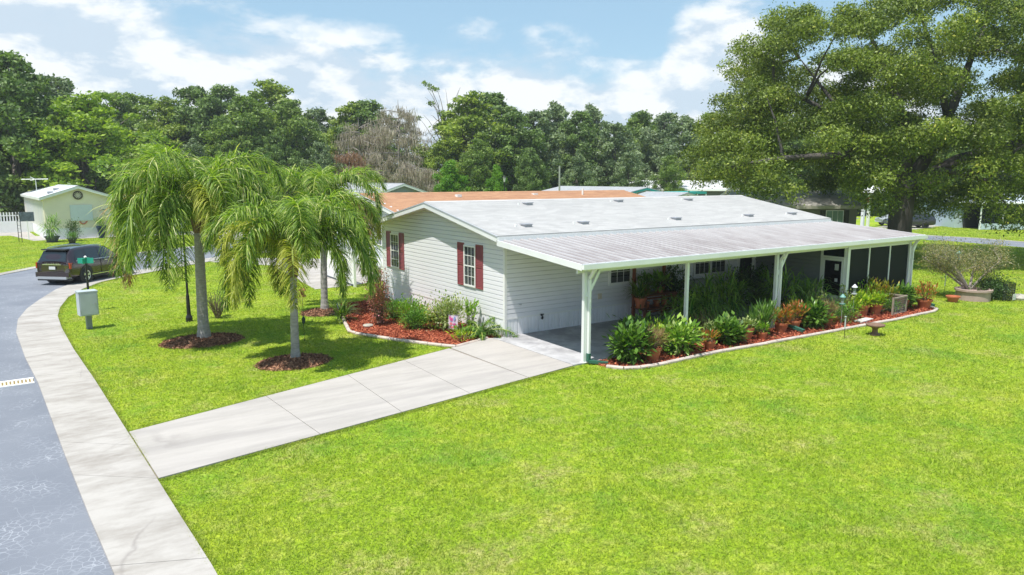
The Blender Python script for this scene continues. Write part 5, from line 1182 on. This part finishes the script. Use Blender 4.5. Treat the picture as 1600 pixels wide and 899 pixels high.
# crape myrtle style small tree
pk = plant('pink', -2.45,3.95, 1.0,2.45, 'small tree with dark red leaves and pink blossom before the left window', seed=12, n=2600, name='blossom_tree', cat='tree')
MB().tube([(0,0,0),(.05,.03,.7),(.0,.05,1.3),(.05,0,2.0)], [.035,.03,.022,.01], 6).build('trunk', mat('woody_stem', (.16,.12,.08)), pk)
plant('grassy', -3.3,5.3, .7,.55, 'strappy plant at the outer corner of the gable bed', seed=13)
st = empty('stepping_stone', (-2.9,3.9,.02), .4, 'round pale stone lying on the red mulch', 'stone'); MB().lathe([(0,0),(.17,0),(.18,.04),(.15,.07),(0,.08)], (0,0,0), 12).build('stone', mat('stone_pale', (.42,.4,.34), .8, .3, 8), st)
fl = empty('garden_flag', (-1.12,1.3,.02), R(-52), 'pink and blue garden flag on a short wire stand', 'flag')
MB().tube([(-.18,0,0),(-.18,0,.62),(.20,0,.62)], .008, 5).build('stand', darkp, fl); f = MB(); nx = 10
vs = [(-.15+.31*i/nx, .012*math.sin(i*.9), z) for z in (.16, .60) for i in range(nx+1)]; f.add(vs, [(i, i+1, nx+2+i, nx+1+i) for i in range(nx)]); f = f.build('banner', mat('flag_lilac', (.62,.5,.68), .8, 0, 5, col2=(.75,.68,.72)), fl)
def disc(cx_, cz_, rx, rz_, m, tilt=0):
    vs = [(cx_+rx*math.cos(t)*math.cos(tilt)-rz_*math.sin(t)*math.sin(tilt), -.016, cz_+rx*math.cos(t)*math.sin(tilt)+rz_*math.sin(t)*math.cos(tilt)) for t in np.linspace(0, 6.283, 13)[:-1]]
    MB().quad(*vs).build('flag_print', m, f)
mag = mat('print_magenta', (.62,.09,.32), .8); blu = mat('print_blue', (.25,.33,.62), .8); ros = mat('print_rose', (.7,.2,.22), .8)
disc(-.08,.50,.035,.075,mag,.3); disc(.06,.50,.035,.075,blu,-.3); disc(-.02,.47,.03,.06,mag); disc(-.06,.33,.05,.045,ros); disc(.05,.31,.05,.04,mag); disc(0,.22,.10,.03,ros)
# plants on the lawn among the palms
plant('twig', -6.7,8.35, .9,1.25, 'thin sparse shrub standing on the lawn between the palms', seed=14, n=350)
fd_ = empty('bird_feeder_pole', (-5.35,3.0,0), 0, 'slim pole bird feeder standing just behind the front palm trunk', 'bird feeder'); MB().tube([(0,0,0),(0,0,1.62),(.12,0,1.7),(.16,0,1.6)], .009, 5).build('pole', darkp, fd_)
MB().lathe([(.11,1.38),(.11,1.42),(.06,1.45),(.06,1.56),(.13,1.57),(.0,1.66)], (0,0,0), 10).build('feeder', mat('feeder_brown', (.35,.14,.06), .7), fd_)
o = MB().lathe([(0,.52),(.05,.58),(.06,.7),(.0,.8)], (0,0,0), 8).build('ornament', mat('dark_green_glass', (.03,.06,.04), .4), fd_)

# long bed beside the carport
G = 'potted plants lined along the carport bed'
plant('broad', 1.1,-4.42, 1.05,1.3, 'big dark glossy bush at the near end of the carport bed', seed=20, n=1000)
plant('dry', 1.66,-4.72, .75,.95, 'terracotta pot of wispy dried brown foliage between two glossy bushes', .23,.38, seed=21, group=G)
plant('lime', 2.3,-4.15, .6,1.2, 'yellow leaved sprig rising out of the light green bush', seed=122, n=160)
plant('light', 2.85,-4.45, 1.25,1.05, 'wide light green bush hugging the second carport post', seed=22, n=1000)
plant('broad', 2.6,-3.2, 1.1,1.0, 'dark leafy bush inside the carport behind the light green one', seed=23, n=800)
plant('lime', 3.4,-4.35, .7,1.0, 'yellow tipped loose plant behind the light green bush', seed=24, n=220)
plant('vari', 4.6,-4.2, .7,.9, 'yellow green speckled plant behind the bed front', seed=125, n=420)
plant('broad', 4.95,-4.5, .95,.8, 'green bush right of the second post at the bed front', seed=25, n=900)
plant('vari', 5.85,-4.5, .55,.72, 'terracotta pot of pale variegated leaves right of a light green bush', .24,.40, seed=26, group=G, n=260)
plant('croton', 3.95,-4.72, .45,.6, 'small terracotta pot with red and green leaves before the second post', .17,.26, seed=126, group=G, n=160)
plant('lime', 11.75,-4.55, .5,.65, 'terracotta pot of lime leaves beside the flat concrete block', .18,.3, seed=127, group=G, n=200)
plant('bright', 6.3,-4.75, .45,.55, 'small terracotta pot of fine green leaves left of the middle post', .16,.25, seed=128, group=G, n=300)
plant('spiky', 6.75,-4.35, .95,1.3, 'dark green bush with bright shoots just left of the braced middle post', seed=27, n=900)
plant('croton', 7.66,-4.45, .6,.9, 'terracotta pot of green and red croton right of the middle post', .22,.34, seed=28, group=G, n=380)
plant('croton', 8.32,-4.45, .75,1.05, 'terracotta pot of bright orange red croton', .22,.34, seed=29, group=G, n=520)
plant('broad', 9.2,-4.55, 1.0,1.05, 'dark glossy bush right of the red croton', seed=30, n=900)
plant('lime', 8.95,-4.0, .55,1.2, 'chartreuse plant rising behind the dark glossy bush', seed=31, n=240)
plant('dry', 9.98,-4.6, .65,.85, 'terracotta pot of dry reddish brown twigs', .21,.40, seed=32, group=G, n=420)
plant('small', 10.9,-4.65, 1.2,.72, 'low dark spreading bush in front of the bird feeders', seed=33, n=1000)
plant('lime', 12.5,-4.35, .7,.95, 'terracotta pot of yellow green leaves, left of a matching pair', .24,.42, seed=34, group=G, n=420)
plant('lime', 13.2,-4.45, .75,.85, 'terracotta pot of yellow green leaves, right of a matching pair', .24,.40, seed=35, group=G, n=420)
plant('crotony', 13.55,-4.1, .8,1.55, 'tall orange and gold croton against the porch screen', seed=36, n=620)
plant('crotony', 14.5,-4.2, .7,1.25, 'red leaved croton behind the weathered crate', seed=37, n=380)
plant('small', 14.05,-4.6, .7,.62, 'blue green plant growing inside the wire crate', seed=38, n=700)
plant('broad', 14.95,-4.5, .8,1.0, 'terracotta pot of dark green leaves at the far porch corner', .24,.40, seed=39, group=G, n=420)
plant('bright', 15.5,-4.45, .8,.85, 'bright green shrub between the last two pots', seed=40, n=900)
plant('croton', 15.8,-4.9, .85,1.15, 'large wide terracotta pot of green plant with coral red tips', .27,.38, seed=41, group=G, n=430)
plant('vari', 11.9,-4.05, .9,1.25, 'pale silvery bush under the porch door', seed=42, n=600)
plant('bright', 12.9,-4.1, .9,1.5, 'green climbing shrub before the first porch screen', seed=43, n=900)
plant('vari', 10.3,-4.0, .7,1.5, 'tall pale green plant left of the porch door', seed=44, n=260)
plant('small', 10.2,-4.0, 1.2,1.0, 'mid green mass of foliage behind the bird feeders', seed=45, n=1500)
# under the roof: lady palms and dark greenery
plant('fan', 6.6,-2.3, 1.6,1.7, 'large lady palm clump filling the carport behind the bed', seed=50, n=430)
plant('fan', 7.9,-2.2, 1.5,1.95, 'lady palm clump against the wall left of the middle post', seed=51, n=430)
plant('fan', 5.2,-2.7, 1.3,1.35, 'lower lady palm beside the second carport post', seed=52, n=380)
plant('fan', 9.9,-2.9, 1.6,2.1, 'tall lady palm right of the middle carport post', seed=53, n=430)
plant('fan', 11.2,-3.2, 1.2,1.5, 'lady palm before the porch side wall', seed=54, n=320)
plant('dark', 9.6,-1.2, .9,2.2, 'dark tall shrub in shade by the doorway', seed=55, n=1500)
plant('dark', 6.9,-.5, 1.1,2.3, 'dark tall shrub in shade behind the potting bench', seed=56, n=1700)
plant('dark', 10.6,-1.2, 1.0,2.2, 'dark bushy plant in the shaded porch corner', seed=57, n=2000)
plant('dry', 5.0,-3.6, .8,.9, 'brownish bushy plant at the foot of the lady palms', seed=58, n=500)
plant('small', 3.9,-3.1, .9,.95, 'soft green bush inside the carport near the second post', seed=59, n=900)
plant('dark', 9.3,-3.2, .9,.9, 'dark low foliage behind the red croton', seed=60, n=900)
# potting bench
pb = empty('potting_bench', (5.85,-.62,.045), R(0), 'reddish wooden potting bench with two shelves against the carport wall', 'bench')
for x in (-.72, .72):
    for y, h in ((-.28, .95), (.28, 1.95)): boxpart('leg', (x-.045, x+.045, y-.045, y+.045, 0, h), cedar, pb)
for z in (.42, .88):
    for i in range(4): boxpart('shelf_plank', (-.80,.80,-.33+i*.168,-.33+i*.168+.155,z,z+.035), cedar, pb)
for z in (.38, .84): boxpart('rail', (-.675,.675,-.31,-.27,z-.06,z), cedar, pb)
boxpart('top_rail', (-.80,.80,.24,.34,1.9,1.96), cedar, pb)
for x, z, kd, s_ in ((-.45,.465,'small',.5),(.05,.465,None,.4),(.45,.465,None,.4)):
    r_ = empty('plant_pot', (5.85+x,-.68,z+.045), 0, f'terracotta pot {"with greenery " if kd else ""}on the bench lower shelf, {"left" if x<0 else ("middle" if x<.3 else "right")}', 'pot', 'pots on the potting bench'); pot(r_, .13, .2, None, 0)
plant('small', 5.4,-.65, .7,.85, 'leafy pot plant on the bench top at left', .14,.2, seed=61, loc_z=.96, z0=.0, n=900)
plant('light', 6.1,-.62, .6,.7, 'leafy pot plant on the bench top at right', .14,.2, seed=62, loc_z=.96, z0=.0, n=300)
hp = plant('grassy', 4.75,-1.05, .8,.55, 'orange ribbed pot of grassy leaves on a stand beside the bench', .20,.34, seed=63, loc_z=.62, z0=0)
MB().tube([(0,0,-.56),(0,0,0)], .03, 8).lathe([(.2,-.57),(.2,-.54),(.03,-.5)], (0,0,0), 12).lathe([(.2,-.02),(.2,0),(0,0)], (0,0,0), 12).build('stand', darkp, hp)
gr = empty('covered_grill', (8.15,-.62,.045), 0, 'barbecue grill under a pale grey lid against the carport wall', 'grill')
boxpart('cart', (-.5,.5,-.26,.26,.12,.82), dark_in, gr); lid = MB(); pr = [(-.3,.82),(-.3,1.05),(-.16,1.2),(.1,1.24),(.27,1.1),(.27,.82)]
lid.add([(x, y, z) for x in (-.42,.42) for y, z in pr], [tuple(range(6))[::-1], tuple(range(6,12))]+[(i, (i+1) % 6, 6+(i+1) % 6, 6+i) for i in range(6)]); lid.build('lid', mat('grill_grey', (.32,.34,.36), .4), gr)
MB().tube([(-.3,-.34,1.0),(.3,-.34,1.0)], .018, 6).build('handle', galv, gr); boxpart('side_shelf', (-.85,-.5,-.24,.24,.78,.81), galv, gr); boxpart('side_shelf', (.5,.85,-.24,.24,.78,.81), galv, gr)
wc = empty('storage_tub', (6.7,-1.0,.045), 0, 'pale grey tub on the slab under the potting bench', 'tub'); MB().lathe([(.24,0),(.3,.28),(.32,.28),(.32,.31),(0,.31)], (0,0,0), 16).build('tub', skirtm, wc)
# feeders, crate, bird bath and stakes
def feeder(x, y, h, roofm_, label, body=None):
    r_ = empty('bird_feeder', (x, y, 0), 0, label, 'bird feeder', 'bird feeders on slim poles'); MB().tube([(0,0,0),(0,0,h)], .008, 6).build('pole', mat('pole_pale', (.4,.42,.42), .4), r_)
    MB().lathe([(.09,h-.24),(.10,h-.22),(.085,h-.21),(.085,h-.02)], (0,0,0), 10, False).build('seed_tube', glassmat('clear_plastic', (.35,.4,.38), .55), r_); MB().lathe([(.16,h-.02),(.15,h),(.02,h+.09),(0,h+.1)], (0,0,0), 14).build('roof', roofm_, r_); MB().lathe([(.0,h-.27),(.14,h-.26),(.15,h-.23),(0,h-.23)], (0,0,0), 12).build('tray', roofm_, r_)
    r_.scale = (.62,.62,1); return r_
tealr = mat('feeder_teal', (.14,.30,.27), .5)
feeder(10.05,-5.05, 1.05, tealr, 'bird feeder with teal roof in the carport bed'); feeder(11.5,-4.6, 1.2, mat('feeder_white', (.6,.62,.66), .4), 'bird feeder with pale roof and wide tray behind the low dark bush')
feeder(19.9,-4.15, 1.85, tealr, 'teal roofed bird feeder hanging beside the dwarf tree')
def stake(x, y, h, m, label, nm='garden_stake'):
    r_ = empty(nm, (x, y, 0), 0, label, 'garden stake', 'thin stakes pushed into the lawn'); MB().tube([(0,0,0),(0,0,h*.45)], .008, 5).build('spike', darkp, r_); MB().tube([(0,0,h*.45),(0,0,h*.93)], .022, 8).build('tube', m, r_); MB().lathe([(.03,h*.93),(.045,h*.96),(0,h)], (0,0,0), 8).build('cap', galv, r_)
frost = glassmat('frosted_tube', (.6,.65,.66), .6, .3)
stake(8.6,-6.05,.72, frost, 'clear solar stake in the lawn before the bed'); stake(19.5,-3.9,1.05, frost, 'tall clear stake near the dwarf tree'); stake(19.5,-4.5,.5, mat('stake_yellow', (.6,.45,.12), .6), 'short yellow and white stake by the planter')
bt = empty('bird_bath', (9.85,-6.32,0), 0, 'low brown bird bath standing on the front lawn', 'bird bath'); MB().lathe([(.17,0),(.15,.05),(.09,.1),(.08,.2),(.12,.26),(.26,.30),(.29,.36),(.265,.36),(.2,.32),(0,.31)], (0,0,0), 22).build('basin', mat('bath_brown', (.20,.12,.08), .8, .3, 9), bt, smooth=True)
bwl = empty('terracotta_bowl', (18.5,-4.7,0), 0, 'small terracotta bowl on the grass right of the bed', 'pot'); MB().lathe([(.16,0),(.22,.2),(.26,.2),(.26,.25),(.22,.25),(.2,.2),(0,.2)], (0,0,0), 20).build('bowl', terra, bwl)
crt = empty('wire_crate', (13.95,-4.62,.02), R(3), 'weathered wooden crate with wire sides in the mulch bed', 'crate'); wv_ = mat('weathered_wood', (.30,.25,.20), .85, .3, 8)
for (a, b) in (((-.5,-.3,.04),(.5,-.3,.04)), ((-.5,-.3,.62),(.5,-.3,.62)), ((-.5,.3,.62),(.5,.3,.62)), ((-.5,.3,.04),(.5,.3,.04)), ((-.5,-.3,0),(-.5,-.3,.66)), ((.5,-.3,0),(.5,-.3,.66)), ((-.5,.3,0),(-.5,.3,.66)), ((.5,.3,0),(.5,.3,.66)), ((.5,-.3,.62),(.5,.3,.62)), ((.5,-.3,.04),(.5,.3,.04))): MB().bar(a, b, .06, .05).build('frame_bar', wv_, crt)
w_ = MB()
for i in range(13): w_.tube([(-.46+i*.077,-.3,.06),(-.46+i*.077,-.3,.6)], .003, 4)
for i in range(7): w_.tube([(-.47,-.3,.1+i*.08),(.47,-.3,.1+i*.08)], .003, 4)
w_.build('wire_mesh', galv, crt)
MB().box(.47,.53,-.27,.27,.08,.58).build('side_board', mat('dark_board', (.10,.06,.04), .8), crt)
blk = empty('concrete_block', (11.6,-4.95,.02), .1, 'flat pale concrete block lying in the mulch', 'block'); MB().box(-.45,.45,-.14,.14,0,.07).build('block', concrete, blk)
# dwarf tree with planter and wire ring
dt = empty('dwarf_tree', (20.2,-4.55,0), 0, 'sprawling grey twigged dwarf tree leaning over the round planter', 'tree'); random.seed(77); mb = MB(); tips = []
for a, ln_ in ((math.pi-.8,1.9),(math.pi-.2,1.5),(math.pi-1.3,1.4),(2.3,1.2),(-.4,1.5),(.3,1.3),(-1.0,1.0),(1.2,1.2)):
    v = Vector((math.cos(a)*1.0, math.sin(a)*1.0, 0)); p0 = Vector((0,0,.3)); p1 = p0+v*ln_*.45+Vector((0,0,.65)); p2 = p0+v*ln_+Vector((0,0,random.uniform(.9,1.5))); mb.tube([p0, p1, p2], [.07,.045,.02], 6)
    for q in range(9):
        s = p1.lerp(p2, random.random()); e = s+Vector((random.uniform(-.5,.5), random.uniform(-.5,.5), random.uniform(0,.55))); mb.tube([s, (s+e)/2+Vector((0,0,.04)), e], [.018,.012,.004], 4, False); tips += [tuple(e), tuple(s)]
        for w in range(3): e2 = e+Vector((random.uniform(-.3,.3), random.uniform(-.3,.3), random.uniform(-.1,.3))); mb.tube([e, e2], [.007,.003], 3, False); tips.append(tuple(e2))
mb.build('branches', mat('twig_grey', (.34,.30,.26), .9, .3, 6), dt); T_ = np.array(tips); k = rng.integers(0, len(T_), 15000); c = T_[k]+rng.normal(0, .16, (len(k), 3)); npmesh('leaves', leaves(c, rv(15000), rv(15000), rng.uniform(.04,.085,15000), rng.uniform(.02,.04,15000)), 4, leafmat('leaf_dwarf', (.10,.12,.05), (.34,.33,.16), .3, third=(.5,.35,.15)), rng.random(15000), dt)
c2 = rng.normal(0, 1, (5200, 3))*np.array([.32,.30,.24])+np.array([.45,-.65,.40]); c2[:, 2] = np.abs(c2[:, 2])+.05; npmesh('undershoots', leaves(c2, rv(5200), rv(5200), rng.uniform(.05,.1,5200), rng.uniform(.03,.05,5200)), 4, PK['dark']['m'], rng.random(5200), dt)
pl = empty('round_planter', (19.75,-4.9,0), 0, 'pinkish beige round planter wall at the foot of the dwarf tree', 'planter'); MB().lathe([(.62,0),(.62,.38),(.68,.38),(.68,.46),(.54,.46),(.54,.36),(0,.36)], (0,0,0), 28).build('planter_wall', mat('planter_pink', (.42,.31,.27), .8, .2, 5), pl)
wf = empty('wire_ring_fence', (20.75,-5.35,0), 0, 'low dark wire fence ring right of the dwarf tree', 'fence'); mb = MB()
for i in range(26): a = -2.4+i*.17; mb.tube([(math.cos(a)*.62, math.sin(a)*.62, 0), (math.cos(a)*.62, math.sin(a)*.62, .72)], .007, 4)
for z in (.06,.38,.7): mb.tube([(math.cos(-2.4+i*.17)*.62, math.sin(-2.4+i*.17)*.62, z) for i in range(26)], .007, 4)
mb.build('wires', darkp, wf); sh_ = MB(); vs = [(math.cos(-2.4+i*.17)*.61, math.sin(-2.4+i*.17)*.61, z) for z in (.04,.69) for i in range(26)]; sh_.add(vs, [(i, i+1, 27+i, 26+i) for i in range(25)]); sh_.build('mesh_screen', glassmat('dark_mesh', (.04,.05,.045), .5, .6), wf)
MB().box(-.14,.14,-.66,-.65,.05,.3).build('label_plate', mat('plate_white', (.6,.62,.6)), wf)
rk = empty('grey_rock', (21.3,-6.0,0), 0, 'pale grey rock at the far right edge of the lawn', 'rock'); MB().lathe([(.0,0),(.3,0),(.33,.1),(.2,.22),(0,.26)], (0,0,0), 9).build('rock', mat('stone_pale', (.42,.4,.34)), rk)

# ------------------------------------------------------------------ around the cream home
plant('fan', -10.4,48.2, 1.5,2.4, 'small palm in a grey stone ring before the cream home', .52,.45, seed=70, potm=mat('stone_ring', (.10,.11,.12), .9, .3, 5), n=300)
plant('small', -9.2,45.6, 1.0,.95, 'dark pot of bushy leaves on the lawn before the cream home', .3,.4, seed=71, potm=darkp, n=900)
plant('dark', -8.9,48.6, 1.3,1.9, 'dark topiary shrub under the cream home skirting', seed=72, n=1500)
plant('bright', -6.75,50.6, 1.3,1.9, 'tall navy pot with round yellow green shrub by the cream home corner', .42,1.0, seed=73, potm=mat('navy_glaze', (.015,.03,.09), .3), n=1100)
plant('bright', -5.3,46.2, 1.9,1.7, 'lime green shrub between the cream home and the tall palm', seed=74, n=2200)
plant('dark', -5.2,50.2, 1.6,2.2, 'dark green shrub below the cream home screened room', seed=75, n=1800)
plant('crotony', -4.2,52.2, 1.2,1.6, 'reddish shrub by the cream home screened room', seed=76, n=500)
pf = empty('picket_fence', (-19.5,62.0,.02), 0, 'white picket fence with solid lower panel left of the cream home', 'fence')
boxpart('lower_panel', (0,8.0,-.04,.04,0,.95), white, pf); boxpart('rail', (0,8.0,-.03,.05,.95,1.05), white, pf); boxpart('rail', (0,8,-.03,.05,1.5,1.58), white, pf)
for i in range(36): MB().box(i*.225,i*.225+.11,-.02,.02,1.05,1.85).build('picket', white, pf)
ar = empty('garden_arbor', (-13.3,49.2,0), R(20), 'black wire garden arbor on the lawn at the left edge', 'arbor'); mb = MB()
for x in (-.9,.9):
    for y in (-.3,.3): mb.tube([(x,y,0),(x,y,1.9)]+[(x*math.cos(t), y, 1.9+.9*math.sin(t)) for t in np.linspace(.2, 1.57, 5)], .025, 5)
    for z in np.arange(.2,1.9,.28): mb.tube([(x,-.3,z),(x,.3,z)], .012, 4)
mb.build('wire_frame', darkp, ar)
gs = empty('yard_sign', (-11.9,51.8,0), R(-6), 'dark blue grey rectangular sign on a thin post beside the cream home', 'sign'); MB().tube([(0,0,0),(0,0,1.6)], .035, 6).build('post', white, gs); boxpart('sign_board', (-.5,.5,-.03,.0,1.5,2.25), mat('sign_slate', (.10,.13,.17), .6, .5, 7), gs)
lo = empty('orange_equipment', (-15.8,70,0), 0, 'orange rounded machine behind the picket fence', 'machine'); MB().lathe([(1.3,0),(1.35,.9),(1.2,1.7),(.7,2.2),(0,2.3)], (0,0,0), 14).build('cover', mat('orange_paint', (.6,.14,.03), .5), lo); 
plant('lime', -16.2,60.5, 1.8,2.5, 'yellow green bush at the left edge behind the fence', seed=77, n=500)

# ------------------------------------------------------------------ summer haze: one closed box of thin air round everything
hz = MB().box(-425, 485, -425, 485, -1.2, 21).build('haze', None, kind='stuff'); hz.data.materials.clear()
hm_ = bpy.data.materials.new('haze_air'); hm_.use_nodes = True; nt_ = hm_.node_tree; nt_.nodes.clear()
o_ = nt_.nodes.new('ShaderNodeOutputMaterial'); v_ = nt_.nodes.new('ShaderNodeVolumePrincipled'); v_.inputs['Density'].default_value = .00045; v_.inputs['Color'].default_value = (.86, .91, .96, 1); v_.inputs['Anisotropy'].default_value = .2
nt_.links.new(v_.outputs[0], o_.inputs['Volume']); hz.data.materials.append(hm_)
scene.cycles.volume_bounces = 0
